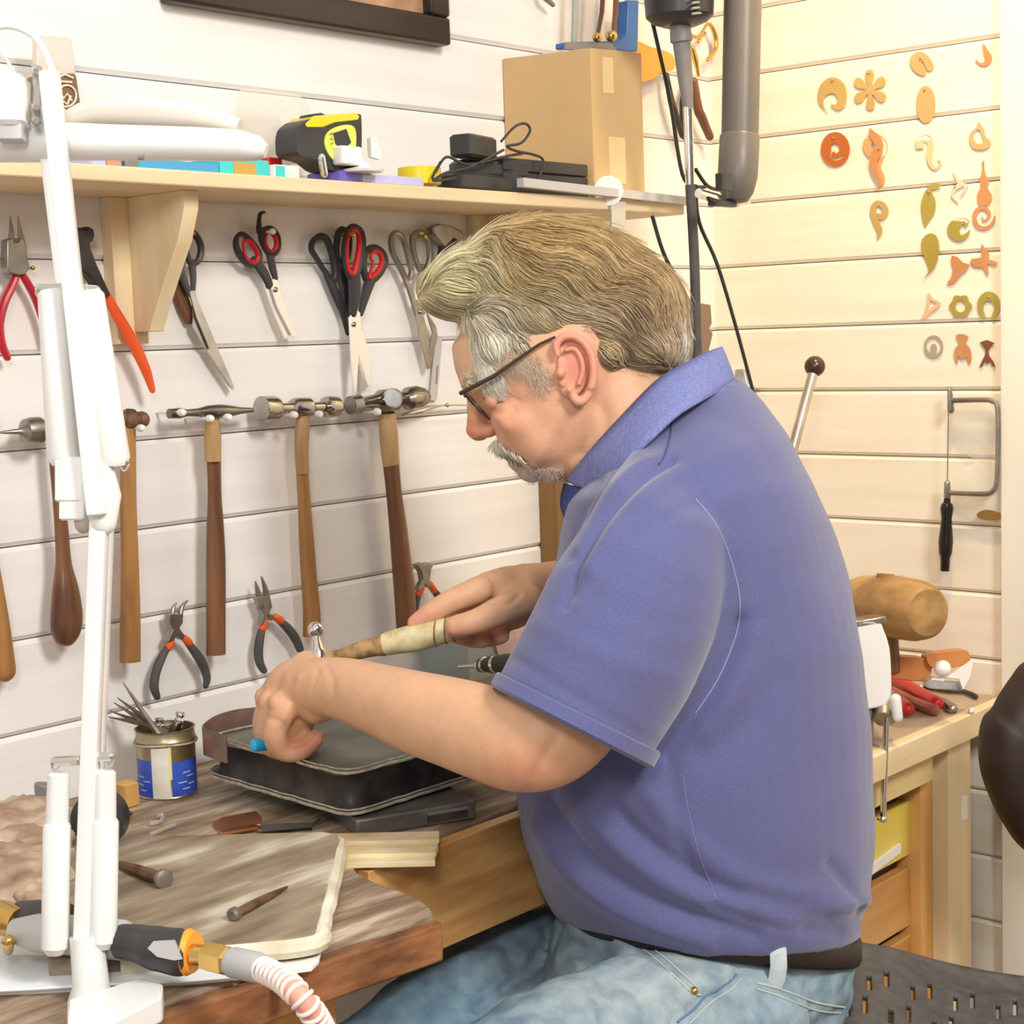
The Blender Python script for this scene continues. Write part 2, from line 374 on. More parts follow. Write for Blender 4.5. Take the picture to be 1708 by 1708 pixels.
def screw(px, py, r, label, m=BRASS, off=.018, pl=wl):
    a = pl(px, py, off); b = pl(px, py, -.001); nrm = IN if pl is wl else INR; a = Vector(a); b = a+nrm*(off+.002)
    R = m_(r, a); mb = MB().lathe(a-nrm*.002, b, [(0, R*.25), (.02, R*.75), (.08, R), (.16, R*.9), (.2, R*.42), (1, R*.35)], 14)
    t = mb; return fin(t, 'screw', m, label=label, cat='screw', group='screws the tools hang from')
TIPM = WHITE2
def top(name, px, py, off, label, cat, group=None, pl=wl): return thing(name, pl(px, py, off), label, cat, group)
# --- pliers with red grips, far left
t = top('round_nose_pliers', 35, 600, .02, 'round nose pliers with long crimson grips hanging at the far left', 'pliers', 'pliers on the wall')
mb = MB(); mb.plate(W2([(12, 400), (23, 396), (24, 404), (33, 404), (34, 396), (42, 400), (46, 430), (50, 447), (44, 456), (32, 459), (17, 455), (12, 448)], .024), IN*.012)
fin(mb, 'head', DSTEEL, t, bevel=.001)
for q in ([(17, 362, 1.2), (19, 385, 4), (18, 403, 5.5)], [(30, 362, 1.2), (33, 385, 4), (36, 403, 5.5)]): fin(wtube(MB(), q, .018), 'jaw', DSTEEL, t)
for q in ([(28, 458, 6), (20, 478, 7.5), (7, 505, 8), (-1, 540, 8), (2, 572, 8), (12, 596, 6.5)], [(36, 456, 6), (48, 476, 7), (60, 500, 7), (72, 535, 7), (78, 565, 6)]):
    fin(wtube(MB(), q, .016, curve=4), 'handle', REDG, t)
screw(55, 447, 4, 'brass screw right beside the crimson-handled pliers')
# --- end cutting pincers, orange
t = top('end_cutting_pincers', 190, 660, .02, 'long end cutting pincers with black head and orange dipped handles', 'pliers', 'pliers on the wall')
mb = MB().plate(W2([(124, 382), (130, 378), (138, 381), (148, 377), (157, 382), (159, 392), (156, 402), (151, 405), (153, 417), (162, 440), (172, 462), (186, 493), (173, 499), (160, 478), (148, 458), (134, 452), (130, 430), (126, 405)], .034), IN*.012)
fin(mb, 'head', BSTEEL, t, bevel=.002)
tilt = .026
fin(wtube(MB(), [(179, 494, 8), (192, 520, 10), (213, 556, 11), (232, 592, 10.5), (245, 622, 9), (254, 650, 6)], .026, fl=.6, curve=4), 'handle', ORG, t)
fin(wtube(MB(), [(131, 452, 5), (117, 466, 5), (103, 488, 6), (100, 520, 6), (103, 560, 5)], .014, fl=.7, curve=4), 'handle', ORG, t)
fin(MB().lathe(wl(154, 450, .030), wl(154, 450, .010), [(0, .004), (.1, .0045), (1, .0045)]), 'pivot', BRASS, t)
# --- scissors builder
def scissors(label, loops, shanks, blades, mh=BLACKP, inner=None, mbl=BLADE, off=.016, pivot=None, hook=None, cat='scissors', name='scissors'):
    x, y = loops[0][0][:2]; t = top(name, x, y, off, label, cat, 'scissors on the wall')
    k = 0
    for lp, sh in zip(loops, shanks):
        mb = MB(); wtube(mb, lp, off, n=8, curve=4, closed=True, rnd=False)
        if sh: wtube(mb, sh, off, n=8, fl=.6, curve=3)
        hd_ = fin(mb, 'handle', mh, t)
        if inner and inner[k]: fin(wtube(MB(), inner[k], off+.0035, n=8, curve=4, closed=True, rnd=False), 'grip_liner', REDP, hd_, label='red liner of the finger ring')
        k += 1
    for i, b in enumerate(blades): fin(wplate(b, off+.002-.003*i, .0022), 'blade', mbl, t, bevel=.0003)
    if pivot: a = wl(*pivot, off+.004); fin(MB().lathe(a-IN*.001, a+IN*.004, [(0, .0015), (.3, .003), (1, .003)]), 'pivot', DSTEEL, t)
    if hook: fin(wtube(MB(), hook, off, n=8, curve=4), 'finger_rest', mh, t)
    return t
scissors('black handled scissors beside the pine bracket, hanging with long thin closed blades',
    [[(313, 384, 5), (326, 392, 6), (335, 412, 6), (331, 434, 6), (318, 440, 5), (311, 420, 5), (305, 402, 5)], [(299, 412, 4), (306, 430, 4), (303, 448, 4), (290, 446, 5), (290, 428, 4)]],
    [[(320, 440, 8), (322, 462, 7), (322, 485, 5)], [(300, 446, 7), (308, 470, 7), (318, 492, 5)]],
    [[(316, 486), (326, 484), (333, 520), (352, 580), (350, 583), (328, 530)], [(322, 500), (329, 498), (391, 646), (388, 650), (352, 596), (322, 545)]], mh=mat('slate_plastic', (.07, .07, .085), rough=.35), mbl=STEEL)
t = top('side_cutters', 300, 540, .012, 'dark worn snips hanging behind the grey handled scissors', 'snips', 'scissors on the wall')
fin(wplate([(284, 445), (296, 452), (307, 472), (318, 500), (329, 535), (322, 541), (313, 540), (302, 515), (291, 485), (278, 474), (286, 467)], .010, .006), 'handle', HANDLED, t, bevel=.002)
fin(wplate([(322, 541), (334, 539), (386, 640), (390, 649), (384, 645), (350, 592)], .009, .003), 'blade', DSTEEL, t)
screw(323, 389, 4, 'brass screw through the grey scissor ring beside the bracket', COPPER, .024)
scissors('small red and black scissors with a finger hook on top',
    [[(396, 394, 4), (405, 391, 5), (420, 405, 6), (432, 425, 6), (426, 441, 6), (410, 438, 6), (397, 420, 6), (393, 405, 5)], [(438, 385, 5), (452, 381, 5), (463, 395, 5), (463, 415, 5), (452, 425, 6), (440, 410, 5), (435, 395, 5)]],
    [[(425, 436, 9), (440, 455, 10), (449, 474, 8)], [(450, 424, 8), (454, 445, 8), (459, 463, 6)]],
    [[(449, 470), (456, 465), (464, 468), (472, 500), (495, 561), (488, 563), (462, 512)], [(442, 478), (452, 474), (462, 515), (485, 558), (476, 566), (460, 530)]],
    inner=[[(408, 402, 3.5), (420, 406, 4.5), (430, 426, 4.5), (424, 438, 4), (412, 432, 3), (406, 415, 2.5)], [(447, 388, 2.5), (459, 396, 4), (460, 412, 4), (452, 419, 3), (443, 406, 2.5)]],
    pivot=(461, 483), hook=[(440, 392, 6), (433, 385, 6), (432, 370, 4), (434, 357, 3.5), (441, 354, 2.5)])
screw(456, 386, 5.5, 'white capped screw holding the small red scissors', WHITE2, .030)
scissors('large pair of all black handled tailor scissors behind the red lined pair',
    [[(522, 402, 5), (535, 394, 6), (545, 400, 6), (554, 425, 6), (558, 455, 6), (553, 467, 6), (540, 450, 5), (526, 428, 5), (519, 415, 5)], [(565, 388, 6), (575, 384, 6), (582, 400, 6), (578, 430, 6), (566, 440, 6), (561, 415, 5)]],
    [[(545, 458, 7), (560, 490, 9), (572, 520, 8), (580, 555, 5)], [(568, 440, 11), (574, 480, 11), (580, 520, 9)]],
    [[(598, 540), (606, 552), (618, 600), (619, 642), (612, 646), (596, 600)]], off=.010)
scissors('large black handled scissors with red lined rings, front of the pair above the polished hammers',
    [[(583, 382, 6), (592, 379, 6), (602, 388, 6), (604, 410, 7), (598, 445, 7), (590, 463, 7), (581, 458, 6), (575, 430, 6), (577, 400, 6)], [(618, 414, 6), (632, 416, 6), (642, 432, 6), (637, 450, 6), (624, 465, 7), (612, 468, 6), (606, 445, 6), (608, 425, 6)]],
    [[(590, 460, 14), (591, 490, 13), (588, 522, 9)], [(618, 465, 12), (610, 490, 10), (602, 522, 6)]],
    [[(583, 530), (592, 512), (601, 522), (604, 560), (598, 600), (595, 655), (590, 658), (586, 600)], [(596, 560), (604, 548), (617, 590), (618, 640), (614, 646), (600, 600)]],
    inner=[[(585, 386, 4), (592, 384, 4), (598, 392, 4), (599, 412, 5), (593, 445, 5), (589, 456, 4), (583, 452, 3.5), (579, 428, 3), (580, 402, 3)], [(625, 419, 4), (634, 424, 4.5), (637, 438, 4.5), (628, 455, 4.5), (616, 463, 3.5), (622, 440, 2.5), (618, 428, 2.5)]],
    pivot=(592, 541), off=.024)
screw(590, 391, 4.5, 'brass screw through the middle red scissor ring', BRASS, .036)
scissors('grey metal long-loop shears hanging just left of the man\'s fringe',
    [[(653, 395, 5), (662, 388, 5), (673, 400, 5), (681, 430, 5), (686, 455, 5), (678, 465, 5), (664, 440, 5), (653, 415, 5)], [(690, 392, 5), (702, 388, 5), (714, 402, 5), (716, 430, 5), (710, 448, 5), (700, 450, 5), (691, 425, 5), (687, 405, 5)]],
    [[(668, 445, 6), (682, 480, 6), (695, 525, 5)], [(702, 450, 6), (698, 480, 5), (706, 520, 5)]],
    [[(690, 500), (700, 500), (715, 560), (719, 612), (714, 616), (700, 560)], [(712, 520), (728, 545), (730, 560), (718, 615), (716, 590), (722, 555)]], mh=DSTEEL, mbl=DSTEEL, pivot=(703, 520))
screw(709, 394, 4.5, 'brass screw in the ring of the grey metal shears', BRASS, .026)
t = top('adjustable_pliers', 750, 430, .02, 'dark jawed pipe pliers half hidden by the man\'s fringe', 'pliers', 'pliers on the wall')
fin(wplate([(722, 378), (732, 373), (752, 376), (770, 384), (778, 395), (771, 402), (758, 396), (744, 412), (738, 408), (730, 398), (724, 390)], .024, .012), 'jaw', DSTEEL, t, bevel=.002)
fin(wplate([(738, 408), (756, 396), (764, 402), (752, 420), (744, 440), (735, 442)], .020, .008), 'jaw', BSTEEL, t, bevel=.001)
fin(wtube(MB(), [(742, 425, 9), (760, 480, 9), (790, 560, 8)], .016, curve=4), 'handle', BLACKP, t)
t = top('sheet_gauge', 722, 670, .01, 'thin pale steel ruler hanging beside the grey metal shears', 'ruler')
fin(wplate([(727, 560), (738, 562), (729, 668), (717, 667)], .006, .0012), 'rule', LGREY, t)
fin(wplate([(729, 610), (731, 610), (729, 640), (727, 640)], .0066, .0006), 'marking', GREYP, t)
t = top('caliper', 720, 680, .02, 'fine steel caliper lying across the wall beside the largest hammer', 'caliper')
fin(wtube(MB(), [(672, 692, 3), (700, 686, 6), (718, 680, 4), (742, 676, 1.5), (780, 676, 1.2)], .014, curve=3), 'beam', STEEL, t)
fin(MB().ball(wl(746, 676, .016), .0028), 'thumb_screw', BRASS, t)
# --- hammers
def hammer(label, headprof, h0, h1, path, mhead, mhand, extra=None, off=.030, fl=.75, name='hammer', balls=()):
    a = wl(*h0, off); b = wl(*h1, off); t = thing(name, wl(path[-1][0], path[-1][1], off-.004), label, 'hammer', 'hammers on the wall')
    k = m_(1, (a+b)/2)
    mb = MB().lathe(a, b, [(q, r*k) for q, r in headprof], 20)
    for (q, r) in balls: mb.ball(a.lerp(b, q), r*k, n=16)
    fin(mb, 'head', mhead, t, auto=28)
    mb = MB(); wtube(mb, path, off-.002, n=14, fl=fl, curve=5, rnd=False); fin(mb, 'handle', mhand, t, auto=60)
    if extra: extra(t, a, b, k)
    return t
hammer('hammer with bulbous dark wooden handle end, round steel face at its left', [(0, 1), (.36, 5), (.40, 8), (.46, 20), (.56, 23), (.68, 23), (.75, 17), (.82, 8), (.86, 13), (.95, 14), (1, 13)], (-10, 722), (100, 716),
    [(88, 705, 10), (92, 760, 11), (98, 830, 11), (103, 890, 12), (106, 940, 14), (109, 980, 22), (111, 1020, 27), (110, 1050, 26), (108, 1070, 17), (107, 1077, 8)], DSTEEL, HANDLED, fl=.9)
def ball_face(t, a, b, k): pass
hammer('rusty ball pein hammer with straight oak-brown handle', [(0, 14), (.2, 15), (.3, 10), (.42, 17), (.6, 17), (.68, 12), (.72, 13), (1, 8)], (192, 697), (240, 700),
    [(216, 700, 11), (214, 760, 14), (214, 840, 15), (216, 920, 16), (217, 1000, 18), (217, 1060, 19), (217, 1104, 19)], RUST, HANDLEO, balls=((.92, 14),))
hammer('cross pein hammer with slim dark head and straight handle, third handle right of the lamp', [(0, 8), (.12, 9), (.2, 6), (.34, 7), (.45, 11), (.6, 12), (.72, 10), (.85, 6), (1, 4)], (282, 690), (421, 684),
    [(354, 690, 12), (356, 730, 14), (357, 780, 13), (358, 830, 13), (359, 880, 16), (360, 940, 18), (360, 1020, 18), (360, 1092, 18)], mat('smoky_steel', (.16, .15, .14), (.30, .28, .25), rough=.3, metal=1, scale=26), HANDLED,
    extra=lambda t, a, b, k: fin(MB().lathe(wl(354, 700, .03), wl(355, 770, .03), [(0, 12*k), (.5, 14.4*k), (1, 13.8*k)]), 'handle_neck', HANDLEL, t, label='paler worn neck of the handle'))
hammer('polished planishing hammer with one flat and one domed face', [(0, 21), (.14, 21), (.18, 19), (.19, 9), (.36, 9), (.38, 14), (.42, 17), (.58, 17), (.62, 12), (.64, 9), (.78, 9), (.80, 17), (.86, 19), (.95, 17), (1, 10)], (436, 682), (568, 678),
    [(507, 680, 12), (504, 720, 13), (503, 760, 12), (507, 830, 12), (511, 900, 14), (515, 960, 15), (519, 1010, 16), (521, 1060, 17.5)], mat('hammer_steel', (.52, .50, .47), (.34, .32, .29), rough=.15, metal=1, scale=18), HANDLEO,
    extra=lambda t, a, b, k: fin(wtube(MB(), [(507, 690, 12.6), (504, 720, 13.8), (503, 760, 12.8), (505, 790, 12.4)], .030, n=14, fl=.75, curve=4, rnd=False), 'handle_neck', HANDLEL, t, label='paler worn neck of the handle'))
hammer('largest polished hammer with a square collared face, beside the man\'s glasses', [(0, 15), (.10, 17), (.15, 13), (.2, 12), (.34, 14), (.4, 20), (.55, 21), (.6, 15), (.72, 12), (.76, 20), (.86, 21), (.96, 17), (1, 13)], (584, 676), (710, 662),
    [(646, 690, 15), (648, 720, 17), (651, 760, 16), (657, 820, 15), (664, 880, 17), (670, 940, 19), (675, 990, 20), (680, 1070, 20)], mat('dark_hammer_steel', (.34, .32, .30), (.24, .22, .20), rough=.18, metal=1, scale=18), HANDLED,
    extra=lambda t, a, b, k: (fin(wtube(MB(), [(646, 690, 15.4), (648, 720, 17.8), (651, 760, 16.8), (653, 775, 16.2)], .030, n=14, fl=.75, curve=4, rnd=False), 'handle_neck', HANDLEL, t, label='paler worn neck of the handle'),
        fin(MB().lathe(wl(655, 664, .058), wl(655, 664, .03), [(0, 14*k), (.15, 17*k), (1, 17*k)], 14), 'side_face', STEEL, t)))
t = top('hammer', 8, 1122, .026, 'brown hammer handle cut off by the left edge of the picture', 'hammer', 'hammers on the wall')
fin(wtube(MB(), [(-50, 700, 12), (-30, 850, 14), (-15, 950, 16), (-2, 1040, 19), (8, 1118, 20)], .026, n=14, fl=.75, curve=4), 'handle', HANDLEO, t)
fin(MB().lathe(wl(-100, 700, .03), wl(-12, 690, .03), [(0, .016), (.3, .016), (.4, .01), (.6, .014), (.9, .01), (1, .006)]), 'head', DSTEEL, t)
for x, y, lab in ((353, 698, 'white capped screw under the slim dark hammer head, left of the pair'), (383, 696, 'white capped screw under the slim dark hammer head, right of the pair'),
    (306, 688, 'steel capped screw at the left end of the slim hammer head'), (493, 692, 'white capped screw under the planishing hammer, left of the pair'), (535, 691, 'white capped screw under the planishing hammer, right of the pair'),
    (632, 687, 'white capped screw under the largest polished hammer'), (238, 714, 'pale screw under the rusty ball pein hammer')):
    screw(x, y, 6.5, lab, WHITE2, .046)
# --- small pliers on the lower row
def small_pliers(label, jaws, body, grips, pl_off=.018, bands=()):
    t = top('pliers', grips[0][-1][0], grips[0][-1][1], pl_off, label, 'pliers', 'small black handled pliers on the lower row')
    for j in jaws: fin(wtube(MB(), j, pl_off, n=8, curve=3), 'jaw', DSTEEL, t)
    fin(wplate(body, pl_off+.004, .009), 'joint', DSTEEL, t, bevel=.001)
    for g in grips: fin(wtube(MB(), g, pl_off, curve=4), 'handle', GREYBLK, t)
    for b in bands: fin(wtube(MB(), b, pl_off+.0005), 'orange_band', ORG, t, label='orange band at the top of the handle')
small_pliers('bent nose pliers with black handles, standing open left of the slim hammer handle', [[(294, 1006, 1.5), (288, 1016, 4), (286, 1032, 6)], [(313, 1002, 1.5), (303, 1012, 4), (299, 1032, 6)]],
    [(282, 1024), (304, 1024), (306, 1038), (300, 1048), (310, 1062), (304, 1068), (296, 1060), (288, 1072), (280, 1070), (289, 1050), (284, 1040)],
    [[(283, 1074, 5), (270, 1096, 7.5), (260, 1122, 8), (257, 1145, 8), (262, 1162, 6)], [(308, 1066, 5), (324, 1086, 7.5), (338, 1108, 8), (345, 1130, 7), (343, 1144, 5)]],
    bands=([(286, 1070, 6), (281, 1080, 7)], [(307, 1064, 6), (315, 1072, 7)]))
small_pliers('chain nose pliers with black handles, between two hammer handles', [[(426, 970, 1.5), (431, 990, 5), (436, 1012, 7)], [(436, 962, 1.5), (443, 985, 5), (446, 1010, 7)]],
    [(428, 996), (450, 994), (455, 1012), (450, 1022), (459, 1030), (454, 1036), (447, 1026), (443, 1040), (436, 1044), (440, 1024), (434, 1010)],
    [[(439, 1042, 5), (434, 1062, 7.5), (431, 1085, 8), (433, 1105, 7.5), (440, 1118, 6)], [(460, 1030, 5), (478, 1046, 7.5), (492, 1064, 8), (500, 1082, 7)]],
    bands=([(441, 1036, 6), (438, 1048, 7)], [(459, 1029, 6), (468, 1035, 7)]))
small_pliers('small end nippers with splayed jaws behind the man\'s hammering hand', [[(697, 944, 3), (705, 952, 5), (708, 965, 5)], [(720, 942, 3), (714, 950, 5), (712, 965, 5)]],
    [(696, 942), (704, 938), (709, 941), (716, 938), (722, 943), (716, 955), (717, 968), (722, 978), (716, 980), (710, 974), (704, 984), (698, 984), (706, 968), (704, 955)],
    [[(700, 986, 5), (694, 1002, 6.5), (690, 1025, 7)], [(720, 980, 5), (732, 996, 6.5), (742, 1014, 7)]], bands=([(703, 980, 6), (698, 992, 6)], [(717, 975, 6), (724, 985, 6)]))
# --- brown upright post behind the man's chin
a = wl(927, 800, .02)
fin(MB().box((a.x, WY-.016, RZ+.30), (.014, .016, .30)), 'wooden_post', wood('dark_brown_batten', (.20, .10, .03), (.36, .20, .07), 2, k=8), bevel=.002, label='dark brown wooden batten on the wall below the man\'s chin', cat='post')
# ------------------------------------------------------------------ things on the shelf
def Y2(pts, Y): return [yp(p[0], p[1], Y) for p in pts]
def topbox(c, l, r, z, zb):
    """box from the top corner nearest the viewer and its two neighbours (pixels), top height z, base zb"""
    C, L, R = hz(*c, z), hz(*l, z), hz(*r, z); q = [C, R, L+R-C, L]; return q, MB().quadbox([Vector((p.x, p.y, zb)) for p in q], (0, 0, z-zb))
def ybox(px0, py0, px1, py1, Y, dep, rot=0, bev=.001, zb=None):
    """upright box whose front face spans the pixel rectangle on plane Y"""
    a = yp(px0, py0, Y); b = yp(px1, py1, Y); z0 = zb if zb is not None else b.z; c = Vector(((a.x+b.x)/2, Y+dep/2, (a.z+z0)/2))
    ax = (Matrix.Rotation(rot, 3, 'Z')@X_, Matrix.Rotation(rot, 3, 'Z')@Y_, Z_)
    return MB().box(c, ((b.x-a.x)/2, dep/2, (a.z-z0)/2), ax, bev=bev), c
c0 = yp(985, 80, 1.325); q, mb = topbox((985, 80), (838, 98), (1070, 88), c0.z, STP)
t = thing('cardboard_box', (q[0]+q[2])/2, 'plain brown cardboard box standing on the right end of the shelf', 'box'); t.location.z = STP; t['_wp'] = tuple(t.location)
fin(mb, 'carton', CARD, t, bevel=.001)
nL = (q[0]-q[1]).cross(Z_).normalized()
u_ = (q[1]-q[0]); tp = mat('packing_tape', (.74, .55, .28), rough=.25)
for f0, f1, zz0, zz1 in ((.22, .42, c0.z-.055, c0.z-.01), (.30, .62, STP+.02, c0.z-.11)):
    a = q[0]+u_*f0; b = q[0]+u_*f1; n_ = -(q[3]-q[0]).normalized()*.0006
    fin(MB().quadbox([Vector((a.x, a.y, zz0)), Vector((b.x, b.y, zz0)), Vector((b.x, b.y, zz1)), Vector((a.x, a.y, zz1))], n_), 'tape_strip', tp, t)
# black hinged case
t = top('black_case', 910, 300, .1, 'flat black plastic case leaning on the cardboard box', 'case')
q0 = [yp(838, 262, 1.328), yp(980, 284, 1.328)]; zc = STP+.0
for (h0, h1, nm) in ((0, .62, 'body'), (.64, 1, 'lid')):
    ht = q0[0].z-STP; a, b = q0; z0_ = STP+ht*h0; z1_ = STP+ht*h1
    fin(MB().box(((a.x+b.x)/2, 1.345, (z0_+z1_)/2), ((b.x-a.x)/2, .018, (z1_-z0_)/2), bev=.002), nm, BLACKP, t)
# power adapter with cable
t = top('power_adapter', 805, 300, .1, 'black plug-in power adapter with a looped cable on the shelf', 'adapter')
b1, c1 = ybox(772, 222, 838, 266, 1.325, .03, .25, bev=.004); fin(b1, 'adapter_body', BLACKP, t)
b1, c1 = ybox(780, 264, 880, 300, 1.330, .03, -.1, bev=.006); fin(b1, 'adapter_body', BLACKP, t)
b1, c1 = ybox(762, 285, 862, 318, 1.322, .04, .1, bev=.006, zb=STP); fin(b1, 'adapter_body', BLACKP, t)
for pts in ([(836, 236), (858, 212), (876, 206), (884, 218), (870, 238), (846, 244), (862, 252), (890, 258), (906, 268), (898, 300)], [(726, 288), (744, 262), (770, 272), (790, 274), (838, 262), (872, 256)], [(724, 300), (745, 288), (790, 276), (840, 250)], [(735, 270), (722, 300), (760, 296)]):
    fin(MB().tube([yp(p[0], p[1], 1.318) for p in cr(pts, 5)], .0017, 6), 'cable', BLACKP, t)
# yellow tape roll
a = yp(688, 262, 1.36); b = yp(688, 292, 1.36); t = thing('tape_roll', (b.x, 1.36, STP), 'roll of bright yellow adhesive tape lying on the shelf', 'tape')
R = m_(36, a); H = .020
fin(MB().lathe((a.x, 1.35, STP+.006), (a.x, 1.35, STP+.006+H), [(0, R*.7), (0, R*.97), (.05, R), (.95, R), (1, R*.97), (1, R*.7)], 28), 'tape', YEL, t)
fin(MB().lathe((a.x, 1.35, STP), (a.x, 1.35, STP+.0065), [(0, R*.6), (1, R*.62)], 20), 'core', CARD, t)
# lilac case
b1, c1 = ybox(572, 287, 708, 309, 1.318, .05, 0, bev=.002, zb=STP); t = thing('blade_case', (c1.x, c1.y, STP), 'flat lilac plastic case at the shelf edge below the tape measure', 'case'); fin(b1, 'case_body', LILAC, t)
b1, c1 = ybox(566, 283, 606, 308, 1.3165, .052, 0, bev=.002, zb=STP); fin(b1, 'case_cap', mat('violet_plastic', (.16, .12, .52), rough=.3), t)
# tape measure
t = top('tape_measure', 548, 290, .12, 'black and yellow tape measure standing on the shelf', 'tape measure')
YF = 1.322; prof = [(540, 200), (598, 196), (603, 210), (602, 268), (596, 282), (548, 284), (540, 270), (536, 240), (537, 214)]
body = [(497, 216), (507, 204), (520, 198), (560, 192), (596, 190), (603, 200), (602, 268), (592, 284), (553, 284), (530, 268), (500, 258), (495, 240)]
fin(MB().plate(Y2(cr(body, 3, True), YF), (0, .034, 0)), 'housing', BLACKP, t, bevel=.002)
fin(MB().plate(Y2([(510, 206), (526, 193), (594, 188), (600, 194), (598, 200), (560, 204), (540, 212), (512, 212)], YF-.0012), (0, .037, 0)), 'yellow_shell', YEL, t, bevel=.001)
fin(MB().plate(Y2([(521, 190), (537, 188), (548, 194), (532, 200), (517, 202)], YF+.004), (0, .02, 0)), 'lock_button', BLACKP, t, bevel=.001)
fin(MB().plate(Y2(cr([(556, 214), (578, 208), (592, 214), (594, 240), (588, 258), (566, 270), (552, 262), (543, 244), (544, 226)], 4, True), YF-.0018), (0, .002, 0)), 'label_plate', LIME, t); lpl = COL.objects[-1]
fin(MB().plate(Y2([(556, 222), (578, 215), (586, 238), (572, 250), (560, 240)], YF-.0026), (0, .001, 0)), 'dark_sticker', BLACKP, t)
def text(s, name, m, o, ux, uy, size, parent, th=.0003):
    c = bpy.data.curves.new('txt', 'FONT'); c.body = s; c.size = 1; c.align_x = 'CENTER'; c.align_y = 'CENTER'; c.extrude = 0
    ob = bpy.data.objects.new('txt', c); COL.objects.link(ob); bpy.context.view_layer.update()
    me = bpy.data.meshes.new_from_object(ob.evaluated_get(bpy.context.evaluated_depsgraph_get())); bpy.data.objects.remove(ob)
    ux = Vector(ux).normalized(); uy = Vector(uy).normalized(); n = ux.cross(uy)
    T = Matrix((ux*size, uy*size, n*size)).transposed().to_4x4(); T.translation = Vector(o)+n*th; me.transform(T)
    if '_wp' not in parent: parent['_wp'] = tuple(parent.location)
    ob = link(name, me, m, parent, smooth=False); ob['_wp'] = (0., 0., 0.); return ob
for i, ch in enumerate('TYLITE'):
    px, py = ((551, 224), (552, 232), (554, 240), (557, 248), (561, 255), (566, 261))[i]
    text(ch, 'lettering', BLACKP, yp(px, py, YF-.0022), (.35, 0, -.9), (.9, 0, .35), .007, lpl)
fin(MB().tube([yp(536, 262, 1.312), yp(541, 290, 1.312)], .0042, 12, round_=True), 'belt_clip', CHROME, t)
# white plastic gadget
t = top('plug_socket', 600, 290, .12, 'small white plastic fitting with a round flange beside the tape measure', 'fitting')
b1, c1 = ybox(570, 242, 606, 276, 1.306, .016, 0, bev=.002); fin(b1, 'bracket', WHITE2, t)
a = yp(604, 272, 1.312); fin(MB().lathe(a-Z_*.010, a+Z_*.001, [(0, m_(34, a)), (.25, m_(36, a)), (.5, m_(14, a)), (1, m_(12, a))], 20), 'flange', WHITE2, t)
fin(MB().plate(Y2([(618, 230), (626, 226), (636, 256), (634, 266), (620, 262)], 1.315), (0, .006, 0)), 'prong', WHITE2, t)
# clear bags, packets
def sheet(pts, Y, m, name, lab, cat, amp=.004, parent=None):
    """crumpled film bag: two bulged skins between the outline"""
    o = [yp(p[0], p[1], Y) for p in cr(pts, 4, True)]; c = sum(o, Vector())/len(o); mb = MB(); n = len(o)
    for s_ in (-1, 1):
        rings = []
        for f in (1.0, .8, .55, .3, .1):
            rr = []
            for p in o:
                q_ = c+(p-c)*f; d = (1-f*f)*.010+noise.noise(q_*90)*amp*(1-f**4); rr.append(q_+Vector((0, s_*d, 0)))
            rings.append(mb.ring(rr))
        for i in range(4): mb.bridge(rings[i], rings[i+1])
        mb.cap(rings[-1])
    return fin(mb, name, m, parent, label=lab, cat=cat, rec=False)
sheet([(396, 156), (420, 150), (500, 160), (520, 200), (512, 262), (470, 276), (430, 262), (396, 205)], 1.40, clear('clear_film_dense', (.82, .76, .66), .38), 'plastic_bag', 'crumpled clear plastic bag on the shelf left of the tape measure', 'bag')
def packet(px0, py0, px1, py1, Y, dep, m, name, label, cat, dec=None):
    b1, c1 = ybox(px0, py0, px1, py1, Y, dep, 0, bev=.001, zb=STP); t = thing(name, (c1.x, c1.y, STP), label, cat); fin(b1, 'sleeve', m, t)
    for i, (x0, y0, x1, y1, mm, nm) in enumerate(dec or ()):
        b1, _ = ybox(x0, y0, x1, y1, Y-.0006, .002, 0, bev=0); fin(b1, nm, mm, t)
    return t
packet(208, 262, 366, 292, 1.325, .05, BLUEC, 'card_packet', 'blue card packet on the shelf under the white lamp head', 'packet', [(208, 266, 232, 283, GREYP, 'dark_end')])
packet(366, 262, 450, 298, 1.325, .05, TEAL, 'teal_box', 'teal box with a tan window at the right end of the lamp head', 'box', [(390, 270, 428, 292, mat('tan_window', (.55, .34, .08), rough=.5), 'tan_panel')])
packet(458, 274, 500, 298, 1.318, .03, WHITE2, 'white_carton', 'small white and green carton on the shelf below the clear bag', 'box', [(460, 276, 476, 297, TEAL, 'teal_edge'), (478, 280, 496, 292, mat('mint_paper', (.70, .82, .72), rough=.6), 'label')])
packet(152, 258, 178, 286, 1.325, .04, LILAC, 'lilac_packet', 'tiny lilac packet peeping out under the lamp head', 'packet')
packet(178, 258, 204, 286, 1.325, .04, mat('coral_card', (.86, .28, .16), rough=.5), 'coral_packet', 'tiny coral packet peeping out under the lamp head', 'packet')
packet(450, 262, 472, 290, 1.37, .03, REDP, 'red_packet', 'little red packet behind the small white carton', 'packet')
